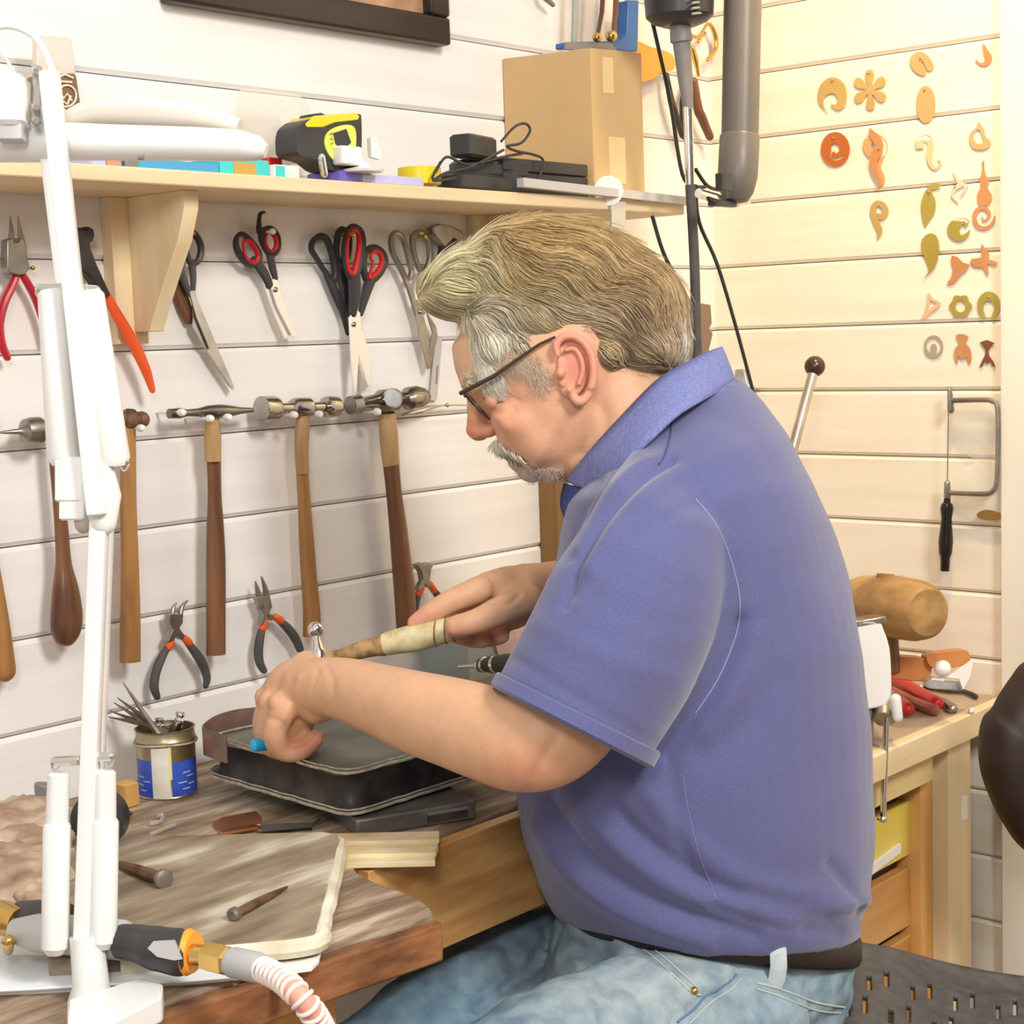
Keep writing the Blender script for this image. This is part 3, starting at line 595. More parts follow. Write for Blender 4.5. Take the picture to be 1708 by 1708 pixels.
# printed bag
t = top('printed_bag', 95, 260, .1, 'brown paper-like pouch with a pale crest standing behind the lamp arm', 'bag')
bagm = mat('brown_pouch', (.20, .12, .06), (.26, .16, .09), rough=.35, scale=10)
fin(MB().plate(Y2([(62, 125), (128, 122), (138, 188), (138, 262), (58, 258)], 1.40), (0, .02, 0)), 'pouch', bagm, t, bevel=.003); pch = COL.objects[-1]
fin(MB().plate(Y2([(62, 58), (120, 62), (128, 124), (62, 127)], 1.404), (0, .010, 0)), 'clear_top', clear('pouch_top', (.78, .70, .62), .75), t, bevel=.002)
inkm = mat('cream_print', (.80, .70, .52), rough=.5)
fin(MB().tube([yp(p[0], p[1], 1.3985) for p in ell(111, 160, 16, 18, 10, 26)], .0011, 5, closed=True), 'crest_ring', inkm, pch)
for pts in ([(100, 152), (106, 164), (112, 156), (120, 168)], [(104, 168), (112, 174), (118, 160)], [(99, 128), (108, 124), (122, 130)], [(102, 136), (120, 137)], [(104, 182), (105, 192), (108, 182), (112, 193), (116, 181), (117, 190)], [(120, 186), (124, 178), (128, 190)]):
    fin(MB().tube([yp(p[0], p[1], 1.3985) for p in pts], .0011, 5), 'crest_stroke', inkm, pch)
# aluminium strip with end clamp
t = top('metal_bar', 1010, 320, .12, 'flat pale aluminium bar lying along the right end of the shelf edge', 'bar')
a = yp(868, 310, 1.300); b = yp(1160, 345, 1.300)
fin(MB().tube([a+Z_*.004, b+Z_*.006], [.0075, .0075], 4, up=(0, 0.7, .7)), 'bar', LGREY, t, smooth=False)
fin(MB().lathe(yp(1015, 318, 1.32), yp(1015, 318, 1.305), [(0, .019), (1, .019)], 20), 'disc', WHITE2, t)
t = top('steel_drop_rail', 1032, 400, .12, 'short steel strap hanging below the shelf above the man\'s crown', 'strap')
fin(MB().plate(Y2([(1020, 335), (1044, 337), (1043, 385), (1034, 402), (1024, 400), (1020, 380)], 1.303), (0, .003, 0)), 'strap', mat('zinc', (.60, .62, .62), rough=.3, metal=.6), t)
# blue bow-saw rack above the box
t = thing('clamp_rack', wl(1005, 80, .04), 'blue metal rack holding rods behind the top of the cardboard box', 'rack')
fin(wplate([(945, 70), (1030, 68), (1046, 58), (1048, 0), (1066, 0), (1064, 86), (1040, 85), (945, 80)], .05, .02), 'frame', BLUEM, t, bevel=.002)
fin(wplate([(945, 70), (1020, 72), (1030, 86), (944, 82)], .054, .004), 'grey_plate', GREYP, t)
fin(wtube(MB(), [(961, -80, 5), (959, 40, 6), (957, 72, 5)], .04), 'rod', mat('verdigris', (.30, .36, .32), (.45, .42, .36), rough=.5, scale=20), t)
for q_ in ([(1010, -80, 5), (1004, 20, 4), (997, 58, 3.5)], [(1030, -80, 5), (1027, 20, 5), (1023, 56, 4)]): fin(wtube(MB(), q_, .045), 'rod', HANDLED, t)
for q_ in ((996, 62, 8), (1020, 60, 10)): fin(MB().ball(wl(q_[0], q_[1], .05), m_(q_[2], wl(q_[0], q_[1]))), 'knob', BRASS, t)
t = thing('orange_grip_tool', wl(1095, 110, .03), 'orange handled tool on the wall right of the cardboard box', 'tool')
fin(wplate(cr([(1062, 70), (1085, 78), (1120, 90), (1125, 115), (1100, 122), (1088, 132), (1066, 134), (1060, 100)], 3, True), .03, .02), 'grip', mat('amber_plastic', (.80, .36, .05), rough=.35), t, bevel=.003)
t = thing('dark_pliers', wl(1160, 230, .03), 'pliers with dark legs hanging behind the silver motor shaft', 'pliers')
for q_ in ([(1150, 130, 6), (1140, 170, 7), (1142, 228, 6)], [(1158, 135, 6), (1164, 180, 8), (1170, 195, 8), (1184, 228, 7)], [(1112, 125, 4), (1120, 170, 6), (1138, 226, 5)]): fin(wtube(MB(), q_, .025, curve=3), 'handle', BSTEEL if q_[0][0] < 1155 else HANDLED, t)
t = thing('brass_calipers', wl(1170, 90, .02), 'brass bow calipers on the wall between the motor shaft and grey tube', 'caliper')
fin(wtube(MB(), [(1165, 70, 3), (1180, 40, 3), (1192, 55, 4), (1194, 80, 4), (1180, 100, 3)], .02, curve=5), 'bow', BRASS, t)
fin(wtube(MB(), [(1150, 58, 3), (1162, 62, 3), (1176, 56, 3)], .02, curve=3), 'screw_bar', BRASS, t)
fin(wtube(MB(), [(1155, 80, 4), (1160, 100, 5), (1165, 125, 3)], .02, curve=3), 'leg', BRASS, t)
t = thing('dark_hook', wl(920, 5, .02), 'dark tool tip poking in at the top edge above the box', 'tool')
fin(wtube(MB(), [(900, -30, 5), (908, -5, 6), (922, 8, 4)], .02), 'tip', GREYP, t)
# flexible shaft motor
YS = 1.22; k = m_(1, yp(1150, 100, YS)); t = thing('flex_shaft_motor', yp(1150, 590, YS), 'hanging black flexible shaft motor whose silver and black shaft runs down behind the man\'s head', 'motor')
fin(MB().lathe(yp(1128, -190, YS), yp(1134, 44, YS), [(0, 40*k), (.1, 54*k), (.8, 58*k), (.93, 56*k), (.97, 46*k), (1, 28*k)], 28), 'motor_housing', BLACKP, t)
for i in range(4): fin(MB().tube([yp(1155, -4+i*9, YS-.045), yp(1183, -7+i*9, YS-.03)], .0016, 6), 'vent_slot', mat('vent_grey', (.30, .30, .30), rough=.5), t)
fin(MB().lathe(yp(1134, 40, YS), yp(1148, 182, YS), [(0, 17*k), (.2, 19*k), (.22, 15*k), (.6, 13*k), (.95, 9*k), (1, 9*k)], 20), 'strain_relief', GREYP, t)
fin(MB().lathe(yp(1147, 178, YS), yp(1151, 310, YS), [(0, 8*k), (1, 8*k)], 16), 'silver_sleeve', CHROME, t)
fin(MB().tube([yp(p[0], p[1], YS) for p in cr([(1151, 308), (1158, 430), (1163, 590), (1175, 800), (1180, 1000)], 6)], 8.5*k, 12), 'rubber_sleeve', GREYBLK, t)
for pts, nm in (([(1075, -20), (1096, 70), (1118, 170), (1138, 290), (1160, 310), (1176, 312)], 0), ([(1160, 282), (1180, 310), (1205, 318)], 0), ([(1088, 360), (1106, 420), (1130, 470), (1152, 530)], 1), ([(1160, 310), (1166, 370), (1196, 440), (1226, 540), (1258, 660)], 1)):
    fin(MB().tube([yp(p[0], p[1], 1.26) for p in cr(pts, 5)], .0026, 8), 'power_cable', BLACKP, None, label=['thin black cable hanging from the top beside the silver shaft', 'short black cable from the shelf end to the grey tube', 'thin black cable dropping left of the shaft to the man\'s hair', 'thin black cable running down right of the shaft to the shirt collar'][((1075, 1160, 1088, 1160.5).index(pts[0][0]) if pts[0][1] != 310 else 3)], cat='cable')
t = thing('grey_tool_body', wl(1178, 570, .03), 'brown-grey block hanging behind the black shaft at the man\'s nape', 'block')
fin(wplate([(1165, 505), (1186, 508), (1188, 540), (1184, 548), (1190, 556), (1182, 590), (1165, 600)], .06, .03), 'block', mat('taupe', (.22, .15, .10), rough=.5), t, bevel=.002)
# grey lamp tube
YT = 1.16; k = m_(1, yp(1230, 200, YT)); t = thing('tube_lamp', yp(1230, 336, YT), 'thick grey tubular lamp arm clamped to the right end of the shelf', 'lamp')
fin(MB().lathe(yp(1243, -200, YT), yp(1234, 235, YT), [(0, 32*k), (1, 31*k)], 32), 'tube', mat('warm_grey_tube', (.125, .11, .10), (.15, .135, .12), rough=.38, scale=6), t)
mb = MB().lathe(yp(1234, 225, YT), yp(1228, 338, YT), [(0, 31.5*k), (.03, 33.5*k), (.62, 33.5*k), (.85, 28*k), (.97, 20*k), (1, 10*k)], 32); fin(mb, 'end_cap', mat('warm_grey_tube', ()), t)
b1, c1 = ybox(1204, 288, 1222, 318, YT-.032, .01, 0, bev=.001); fin(b1, 'square_inset', BLACKP, t)
fin(MB().tube([yp(p[0], p[1], YT+.01) for p in ((1165, 322), (1190, 330), (1220, 340), (1250, 338))], [8*k, 9*k, 8*k, 3*k], 10), 'clamp', CHROME, t)
fin(MB().box(yp(1205, 340, YT+.005), (.024, .006, .0035), bev=.001), 'clamp_jaw', BLACKP, t)
# ------------------------------------------------------------------ templates on the right wall
TG = 'metal templates pinned on the right wall'
def tmpl(label, outline, m, holes=(), pin=None, off=.003):
    c = outline[0]; t = thing('metal_template', rw(c[0], c[1], off), label, 'template', TG)
    fin(wplate(outline, off, .0012, holes, pl=R2), 'blank', m, t)
    if pin: fin(MB().lathe(rw(*pin, off+.003), rw(*pin, 0), [(0, .0012), (.2, .0018), (1, .0012)], 8), 'pin', BRASS, t)
    return t
CU = mat('template_copper', (.82, .42, .20), (.74, .34, .14), rough=.4, metal=.55, scale=12)
BR = mat('template_brass', (.76, .55, .22), (.68, .46, .16), rough=.4, metal=.55, scale=12)
GM = mat('template_gilding', (.84, .54, .26), (.80, .50, .22), rough=.4, metal=.5, scale=12)
SV = mat('template_silver', (.82, .78, .66), rough=.35, metal=.4)
AG = mat('template_grey', (.52, .46, .36), rough=.45, metal=.5)
OL = mat('template_olive', (.56, .46, .12), (.48, .38, .08), rough=.45, metal=.5, scale=12)
tmpl('large brass disc template with a wave-shaped bite, leftmost in the top row', cr([(1381, 187), (1368, 175), (1364, 158), (1370, 140), (1383, 130), (1398, 131), (1409, 143), (1412, 162), (1408, 178), (1398, 184), (1390, 180), (1386, 174), (1394, 174), (1397, 166), (1393, 157), (1384, 156), (1375, 162), (1373, 174), (1377, 183)], 4, True), BR, pin=(1388, 134))
fl = []
for i in range(6):
    a0 = math.radians(-92+60*i)
    for da, rr in ((-30, 8), (-26, 14), (-26, 24), (-15, 32), (0, 34), (15, 32), (26, 24), (26, 14)):
        t_ = a0+math.radians(da*.8); fl.append((1451+math.cos(t_)*rr*.86, 150+math.sin(t_)*rr*1.0))
tmpl('six-petalled flower template in pale brass', cr(fl, 2, True), BR, pin=(1448, 121))
tmpl('copper round template with a spiral slot, below the large brass disc', ell(1393, 249, 24, 29), mat('template_red_copper', (.66, .19, .05), rough=.35, metal=.5), [cr([(1384, 262), (1386, 252), (1386, 244), (1392, 239), (1399, 243), (1400, 251), (1394, 256), (1390, 252), (1386, 260), (1396, 264), (1408, 258), (1403, 265), (1393, 268)], 3, True)], pin=(1390, 230))
tmpl('pale brass question-mark template behind the copper wave', ribbon([(1462, 252, 6), (1456, 246, 9), (1445, 250, 6), (1447, 234, 8), (1459, 225, 7), (1472, 230, 8), (1474, 246, 8), (1466, 260, 9), (1463, 280, 8), (1469, 298, 7), (1470, 310, 3), (1462, 320, .8)], 5) if False else ribbon([(1463, 256, 3), (1454, 258, 6), (1446, 244, 7), (1452, 230, 7), (1463, 227, 6), (1473, 236, 6), (1473, 250, 7), (1464, 262, 9), (1461, 280, 8), (1469, 297, 7), (1470, 306, 4), (1462, 318, .8)], 5), GM)
tmpl('thin wavy copper template lying over the pale question mark', ribbon([(1451, 214, .8), (1454, 222, 5), (1462, 232, 7), (1467, 244, 6), (1460, 258, 7), (1456, 272, 6), (1460, 290, 4), (1468, 304, 3), (1466, 312, .8)], 5), CU, off=.006, pin=(1466, 248))
tmpl('slim curled brass template alone below the wavy pair', ribbon([(1463, 357, 2.5), (1470, 362, 5), (1477, 352, 5), (1471, 341, 4.5), (1461, 340, 4.5), (1456, 352, 5), (1461, 370, 5), (1467, 384, 4.5), (1464, 398, 1.5)], 5), BR)
tmpl('round copper template with a notch, top of the middle column', cr([(1542, 126), (1528, 121), (1519, 110), (1518, 98), (1526, 88), (1538, 87), (1550, 96), (1557, 110), (1554, 117), (1547, 117), (1540, 103), (1536, 103), (1544, 116)], 4, True), GM, pin=(1535, 97))
tmpl('tall oval copper template below the notched round one', ell(1544, 174, 16, 31), GM, pin=(1542, 149))
tmpl('pale hooked template with a fine curl, below the tall oval', ribbon([(1534, 248, 6), (1534, 234, 7), (1546, 228, 6), (1552, 240, 5), (1550, 258, 5), (1552, 272, 4), (1560, 281, 2.5), (1569, 272, 1.5), (1564, 265, 1)], 5), mat('template_pale', (.86, .66, .40), rough=.45, metal=.3))
tmpl('golden leaf template with a beak-like top', cr([(1543, 378), (1538, 362), (1536, 342), (1542, 322), (1550, 310), (1560, 306), (1570, 310), (1562, 315), (1553, 318), (1560, 335), (1558, 355), (1548, 370)], 4, True), OL, pin=(1549, 320))
tmpl('dark golden drop template curling to a point, below the leaf', cr([(1540, 465), (1549, 452), (1545, 436), (1537, 416), (1538, 400), (1548, 390), (1560, 392), (1566, 408), (1564, 430), (1557, 448)], 4, True), OL)
tmpl('small copper hook template, top right of the wall', ribbon([(1640, 74, 1.5), (1643, 84, 4), (1648, 96, 6), (1644, 106, 4), (1634, 106, 1.6), (1627, 100, 1.2)], 5), CU)
tmpl('pale pear-shaped ring template with a stem, right column', cr([(1632, 204), (1640, 214), (1644, 228), (1652, 236), (1648, 246), (1636, 250), (1622, 246), (1616, 232), (1620, 220), (1628, 213)], 4, True), GM, [cr([(1633, 216), (1638, 228), (1641, 237), (1632, 240), (1624, 234), (1624, 222)], 4, True)])
tmpl('copper figure template with a thin top spike, right column', cr([(1640, 268), (1643, 290), (1650, 302), (1646, 312), (1654, 326), (1650, 340), (1640, 344), (1631, 338), (1630, 324), (1636, 312), (1634, 300), (1637, 290)], 3, True), CU, pin=(1640, 270))
tmpl('silver frond template left of the copper figure', ribbon([(1590, 286, 1), (1597, 300, 3), (1603, 306, 5), (1594, 314, 3), (1588, 326, 2), (1598, 338, 1)], 4), SV, pin=(1592, 310))
tmpl('second silver sprig template next to the first frond', ribbon([(1612, 306, 3), (1608, 318, 2), (1601, 328, 1)], 4), SV)
tmpl('fine copper spiral template below the copper figure', ribbon([(1638, 362, 1), (1640, 368, 1.5), (1646, 366, 2), (1650, 356, 2.5), (1642, 347, 3), (1630, 350, 3.5), (1625, 364, 3.5), (1632, 378, 3.5), (1646, 380, 3), (1656, 370, 2), (1659, 360, 1)], 5), CU)
tmpl('olive crescent template with an inner curl', ribbon([(1609, 378, 2), (1613, 368, 4), (1605, 367, 7), (1594, 374, 9), (1590, 386, 10), (1600, 397, 6), (1612, 392, 3), (1617, 384, 1)], 4), OL)
tmpl('ragged-edged copper fin template, low in the middle', [(1587, 426), (1596, 428), (1606, 438), (1617, 441), (1613, 448), (1610, 453), (1603, 458), (1598, 464), (1592, 472), (1582, 476), (1580, 471), (1586, 464), (1590, 450), (1586, 436)], CU)
tmpl('copper flying bird-like template beside the ragged fin', [(1637, 406), (1642, 414), (1650, 424), (1648, 432), (1664, 438), (1658, 442), (1646, 440), (1649, 456), (1646, 460), (1640, 446), (1628, 446), (1618, 440), (1620, 432), (1636, 430)], CU)
tmpl('small open triangular template like a harp', cr([(1548, 488), (1556, 498), (1569, 505), (1562, 515), (1552, 522), (1544, 531), (1536, 533), (1542, 522), (1546, 505)], 2, True), mat('template_coral', (.88, .55, .34), rough=.45, metal=.3), [[(1552, 500), (1562, 506), (1550, 517), (1547, 516)]])
tmpl('small olive ring template with a cog-like edge', [(1602+math.cos(a*math.pi/18)*(17.5+1.8*math.cos(6*a*math.pi/18)), 511+math.sin(a*math.pi/18)*(19+1.8*math.cos(6*a*math.pi/18))) for a in range(36)], OL, [ell(1602, 511, 9, 10)])
tmpl('small olive horseshoe shaped template', ribbon([(1642, 532, 3), (1635, 515, 4.5), (1638, 500, 6), (1649, 494, 8), (1660, 500, 6), (1663, 515, 4.5), (1655, 532, 3)], 5), OL, pin=(1649, 495))
tmpl('grey oval ring template with a stub inside, bottom row left', ell(1557, 578, 16, 19), AG, [cr([(1557, 563), (1568, 570), (1569, 582), (1562, 591), (1562, 578), (1557, 573), (1552, 578), (1552, 588), (1546, 582), (1546, 570)], 3, True)])
tmpl('copper templates of a standing creature, bottom row middle', cr([(1594, 560), (1604, 557), (1615, 562), (1610, 572), (1618, 582), (1620, 598), (1616, 608), (1612, 596), (1605, 600), (1598, 594), (1597, 606), (1591, 594), (1594, 580), (1600, 572)], 3, True), CU)
tmpl('dark copper stick figure template in the bottom row, by the trim', [(1634, 571), (1646, 567), (1658, 572), (1652, 579), (1648, 586), (1650, 594), (1657, 604), (1660, 613), (1655, 610), (1651, 602), (1647, 607), (1641, 602), (1639, 610), (1633, 614), (1637, 604), (1643, 592), (1644, 584), (1640, 578)], mat('template_dark', (.28, .11, .06), rough=.4, metal=.5))
# coping saw
t = thing('coping_saw', rw(1577, 950, .01), 'steel coping saw with black handle hanging by the right-hand trim', 'saw')
fin(wtube(MB(), [(1590, 668, 4.5), (1640, 667, 4.5), (1655, 669, 4.5), (1664, 680, 4.5), (1665, 740, 4.5), (1663, 800, 4.5), (1656, 819, 4.5), (1640, 824, 4.5), (1584, 822, 4)], .022, fl=1, curve=4, pl=rw), 'frame', DSTEEL, t)
fin(wtube(MB(), [(1584, 650, 4), (1586, 684, 6)], .022, pl=rw), 'upper_clamp', DSTEEL, t)
fin(wtube(MB(), [(1580, 806, 5), (1580, 828, 6)], .022, pl=rw), 'lower_clamp', DSTEEL, t)
fin(wtube(MB(), [(1582, 686, .9), (1580, 808, .9)], .022, n=5, rnd=False, pl=rw), 'blade', DSTEEL, t)
k = m_(1, rw(1577, 900)); fin(MB().lathe(rw(1580, 828, .022), rw(1576, 952, .022), [(0, 5*k), (.08, 6*k), (.1, 9*k), (.16, 11*k), (.3, 8.5*k), (.6, 12*k), (.75, 11*k), (.82, 8*k), (1, 7.5*k)], 18), 'handle', mat('black_lacquer', (.015, .013, .013), rough=.12), t)
def rbag(pts, lab, m=PLAS, off=.008):
    o = [rw(p[0], p[1], off) for p in cr(pts, 3, True)]; c = sum(o, Vector())/len(o); mb = MB(); rings = []
    for f in (1, .75, .45, .15): rings.append(mb.ring([c+(p-c)*f-Vector((.006*(1-f*f)+noise.noise((c+(p-c)*f)*80)*.003, 0, 0)) for p in o]))
    for i in range(3): mb.bridge(rings[i], rings[i+1])
    mb.cap(rings[-1]); return fin(mb, 'plastic_bag', m, label=lab, cat='bag')
rbag([(1592, 684), (1660, 676), (1662, 762), (1630, 768), (1598, 740)], 'small clear bag hanging inside the saw frame')
rbag([(1612, 778), (1664, 780), (1670, 868), (1600, 862), (1590, 826)], 'clear bag hanging below the saw frame with a brass scrap')
fin(wplate(cr([(1630, 856), (1645, 850), (1668, 856), (1670, 866), (1648, 868), (1632, 864)], 2, True), .014, .002, pl=R2), 'brass_scrap', BRASS, label='small brass scrap at the bottom of the lower clear bag', cat='scrap')
# ------------------------------------------------------------------ jeweller's bench (left)
A0 = hz(722, 1525, BZ); B0 = hz(190, 1700, BZ); dirf = (B0-A0).normalized(); TH = .034
left = A0+dirf*1.1
cut = [hz(x, y, BZ) for x, y in cr([(722, 1520), (712, 1508), (680, 1490), (630, 1472), (600, 1457), (590, 1449)], 3)]+[Vector((.978, 1.044, BZ)), Vector((1.2, 1.046, BZ))]
e_ = cut[-1]; poly = [left, A0+dirf*.02]+cut+[Vector((1.545, 1.05, BZ)), Vector((1.545, WY-.001, BZ)), Vector((left.x, WY-.001, BZ))]
t = thing('jewellers_bench', Vector((.6, 1.2, 0)), 'worn grey-brown wooden workbench with a curved cut-out where the man sits', 'bench')
fin(MB().plate([p+Vector((0, 0, 0)) for p in poly], (0, 0, -TH)), 'worktop', BENCH, t, bevel=.004, smooth=False)
edge = MB(); nrm = Vector((dirf.y, -dirf.x, 0)); nrm = nrm if nrm.y < 0 else -nrm
edge.quadbox([left+nrm*.001-Z_*.003, A0+nrm*.001-Z_*.003, A0+nrm*.001-Z_*(TH+.002), left+nrm*.001-Z_*(TH+.002)], nrm*.012)
fin(edge, 'front_edging', BENCHE, t, bevel=.003)
mb = MB(); o = [c+Vector((0, 0, 0)) for c in cut[:16]]
# apron panel across the cut-out
YPN = 1.028; pa = yp(540, 1400, YPN); pb = yp(1000, 1400, YPN); zb0 = yp(725, 1600, YPN).z; zb1 = yp(905, 1500, YPN).z
fin(MB().quadbox([Vector((.975, YPN, BZ-.003)), Vector((1.54, YPN, BZ-.003)), Vector((1.54, YPN, (zb0+zb1)/2)), Vector((.975, YPN, (zb0+zb1)/2))], (0, .0155, 0)), 'apron', wood('honey_pine', (.52, .22, .06), (.80, .48, .18), 0, k=7, rough=.35, scale=22, c3=(.88, .60, .30), knots=7), t, bevel=.001)
# front apron under the left limb and legs
zf = BZ-TH
def post(px, py, nm, mm, wx=.028, wy=.028, back=.03):
    p = hz(px, py, zf); c = p-nrm*back
    return fin(MB().box((c.x, c.y, zf/2), (wx, wy, zf/2), (dirf, nrm, Z_)), nm, mm, t, bevel=.002)
post(512, 1640, 'leg', ORANGEV)
p = left+nrm*(-.05); fin(MB().box((p.x+.05, p.y, zf/2), (.03, .03, zf/2)), 'leg', ORANGEV, t, bevel=.002)
fin(MB().box((left.x+.06, WY-.06, zf/2), (.03, .03, zf/2)), 'leg', ORANGEV, t, bevel=.002)
fin(MB().box((1.51, WY-.06, zf/2), (.03, .03, zf/2)), 'leg', ORANGEV, t, bevel=.002)
a = A0+dirf*.11-nrm*.045; b = left-nrm*.045
fin(MB().quadbox([a+Z_*(zf-BZ), b+Z_*(zf-BZ), b+Z_*(zf-BZ-.10), a+Z_*(zf-BZ-.10)], -nrm*.02), 'front_rail', ORANGE, t, bevel=.001)
# steel drawer block under the leather pad
t = thing('steel_slab', hz(720, 1350, BZ), 'low grey steel slab under the right side of the black leather pad', 'slab')
q = [hz(596, 1398, BZ+.0), hz(795, 1366, BZ+.0), hz(830, 1250, BZ), hz(600, 1300, BZ)]
a, b = q[0], q[1]; dd = (b-a).normalized(); nn = Vector((-dd.y, dd.x, 0))
fin(MB().quadbox([a, b, b+nn*.16, a+nn*.16], (0, 0, .0172)), 'block', mat('grimy_steel', (.13, .12, .11), (.26, .25, .23), rough=.4, metal=.5, scale=18, bump=.2), t, bevel=.002)
c = a.lerp(b, .75)-nn*.001+Z_*.009; fin(MB().box(c, (.020, .0015, .0045), (dd, nn, Z_)), 'slot_plate', BSTEEL, t)
fin(MB().box(c+Z_*.004, (.021, .003, .001), (dd, nn, Z_)), 'slot_lip', GREYP, t)
# black leather sandbag pad
PH = .040; PB = BZ+.0175
cF = hz(582, 1368, PB); cL = hz(340, 1296, PB); cR = hz(812, 1296, PB); 
ux = (cR-cF); uy = (cL-cF); Lx = max(ux.length, .20); Ly = uy.length; ux.normalize(); uy.normalize()
cF2 = cF
t = thing('leather_pad', cF2+ux*Lx/2+uy*Ly/2, 'square black stitched leather sandbag on the bench under the man\'s hand', 'sandbag')
def padpt(u, v, h, infl=0):
    # superellipse corner rounding
    x, y = 2*u-1, 2*v-1; return cF2+ux*Lx*u+uy*Ly*v+Z_*h
def pad_surface(h_of, n=26, shrink=0, wob=0):
    mb = MB(); R = []
    for j in range(n+1):
        R.append(mb.ring([padpt(shrink+(1-2*shrink)*i/n, shrink+(1-2*shrink)*j/n, h_of(i/n, j/n)) for i in range(n+1)]))
    for j in range(n):
        for i in range(n): mb.f.append((R[j][i], R[j][i+1], R[j+1][i+1], R[j+1][i]))
    return mb, R
def rim(k, n=14):
    """points around the pad outline, pinched at mid height for the side walls"""
    pts = []
    for s_ in range(4):
        for i in range(n):
            u = i/n; x, y = ((u, 0), (1, u), (1-u, 1), (0, 1-u))[s_]
            c = 4*u*(1-u); ins = k+.012*c*0; d = (.5-x, .5-y)
            cor = max(0, 1-min(u, 1-u)/.10); rr = .035*cor*cor
            pts.append((x+d[0]*2*(ins+rr*.8), y+d[1]*2*(ins+rr*.8)))
    return pts
mb = MB(); lay = []
for k_, h_ in ((.000, .003), (.018, .007), (.030, .016), (.034, .026), (.022, .036), (.010, PH)):
    lay.append(mb.ring([padpt(x, y, h_+noise.noise(Vector((x*6, y*6, h_*40)))*.002) for x, y in rim(k_)]))
for i in range(len(lay)-1): mb.bridge(lay[i], lay[i+1])
mb.cap(lay[0], True)
prev = lay[-1]
for f in (.93, .84, .7, .5, .3, .12):
    r_ = mb.ring([padpt(.5+(x-.5)*f, .5+(y-.5)*f, PH+.004*(1-f)-.001+noise.noise(Vector((x*5*f, y*5*f, 3)))*.0025) for x, y in rim(.010)]); mb.bridge(prev, r_); prev = r_
mb.cap(prev)
pad = fin(mb, 'leather_body', [LEATHER, LEATHT], t, auto=50)
pad.data.update()
zt_ = max(v.co.z for v in pad.data.vertices)-.008
for pl in pad.data.polygons:
    if pl.center.z > zt_ and abs(pl.normal.z) > .7: pl.material_index = 1
for h_, k_, r_ in ((.004, -.006, .0017), (.0075, -.004, .0010), (PH+.0015, .012, .0014), (PH+.0035, .030, .0009)):
    fin(MB().tube([padpt(x+noise.noise(Vector((x*30, y*30, h_*99)))*.004, y+noise.noise(Vector((y*30, x*30, 5)))*.004, h_+noise.noise(Vector((x*18, y*18, 1)))*.0012) for x, y in rim(k_)], r_, 6, closed=True), 'seam_cord', STITCH, t)
PT = PB+PH
# copper strip standing on the pad
def strip(pts, h0, h1, m, name, parent, th=.0016):
    P_ = [hz(x, y, h0) for x, y in pts]; mb = MB(); R = []
    for i, p in enumerate(P_):
        a_ = P_[max(0, i-1)]; b_ = P_[min(len(P_)-1, i+1)]; n_ = (b_-a_).normalized().cross(Z_)*th
        R.append(mb.ring([p, p+Z_*(h1-h0), p+Z_*(h1-h0)+n_, p+n_]))
    for i in range(len(R)-1): mb.bridge(R[i], R[i+1])
    mb.cap(R[0], True); mb.cap(R[-1]); return fin(mb, name, m, parent)
t = thing('metal_collar', hz(360, 1250, PT), 'curved grey-brown copper strip standing on the left corner of the leather pad', 'metal strip')
strip(cr([(440, 1222), (400, 1226), (366, 1236), (346, 1250), (342, 1258), (350, 1262), (366, 1268), (381, 1273)], 5), PT-.012, PT+.016, mat('fired_copper', (.20, .15, .13), (.42, .24, .18), rough=.4, metal=.6, scale=20), 'strip', t)
# punch held by the near hand
t = thing('chasing_punch', hz(475, 1262, PT), 'short steel punch with a bright blue end gripped by the near hand', 'punch')
fin(MB().tube([P(444, 1241, 1.60), P(520, 1220, 1.66)], [.0045, .0035], 10), 'shaft', STEEL, t)
fin(MB().lathe(P(420, 1244, 1.590), P(447, 1240, 1.60), [(0, .0045), (.1, .0062), (.9, .0062), (1, .005)], 14), 'blue_end', mat('bright_blue', (.01, .42, .78), rough=.35), t)
# round grey sandbag at the wall
g = hz(748, 1135, BZ+.02); k = m_(1, g)
gb = MB().lathe(Vector((g.x, g.y-.03, BZ)), Vector((g.x, g.y-.03, BZ+.036)), [(0, 60*k), (0, 108*k), (.25, 122*k), (.5, 126*k), (.8, 116*k), (1, 96*k), (1.05, 50*k), (1.05, 4*k)], 40)
fin(gb, 'round_sandbag', mat('grey_leather', (.13, .115, .10), (.24, .21, .18), rough=.55, scale=9, bump=.3), label='round grey leather sandbag by the wall behind the man\'s forearm', cat='sandbag')
# clear bins and screwdriver behind the hands
gp = clear('tinted_bin', (.50, .58, .56), .55)
a = hz(800, 1108, BZ+.002)
t = thing('plastic_tray', Vector((1.72, 1.40, BZ)), 'shallow clear grey plastic tray by the wall under the hammering hand', 'tray')
ta = wl(745, 1078, .05); tb = wl(845, 1100, .05)
for bx_, h_ in (((0, 0, -1), 0),): pass
ctr = Vector(((ta.x+tb.x)/2, WY-.045, BZ+.045)); hx = (tb.x-ta.x)/2
for c_, h_ in ((Vector((0, -.04, 0)), (hx, .0015, .045)), (Vector((0, .04, 0)), (hx, .0015, .045)), (Vector((-hx, 0, 0)), (.0015, .04, .045)), (Vector((hx, 0, 0)), (.0015, .04, .045)), (Vector((0, 0, -.044)), (hx, .04, .0012))):
    fin(MB().box(ctr+c_, h_), 'tray_wall', gp, t)
fin(MB().box(ctr+Z_*.046, (hx+.004, .044, .002), bev=.001), 'tray_lid', mat('grey_green_lid', (.42, .50, .48), rough=.4), t)
t = thing('pink_pouch', Vector((1.86, 1.38, BZ)), 'pale pink plastic pouch leaning behind the shirt front', 'pouch')
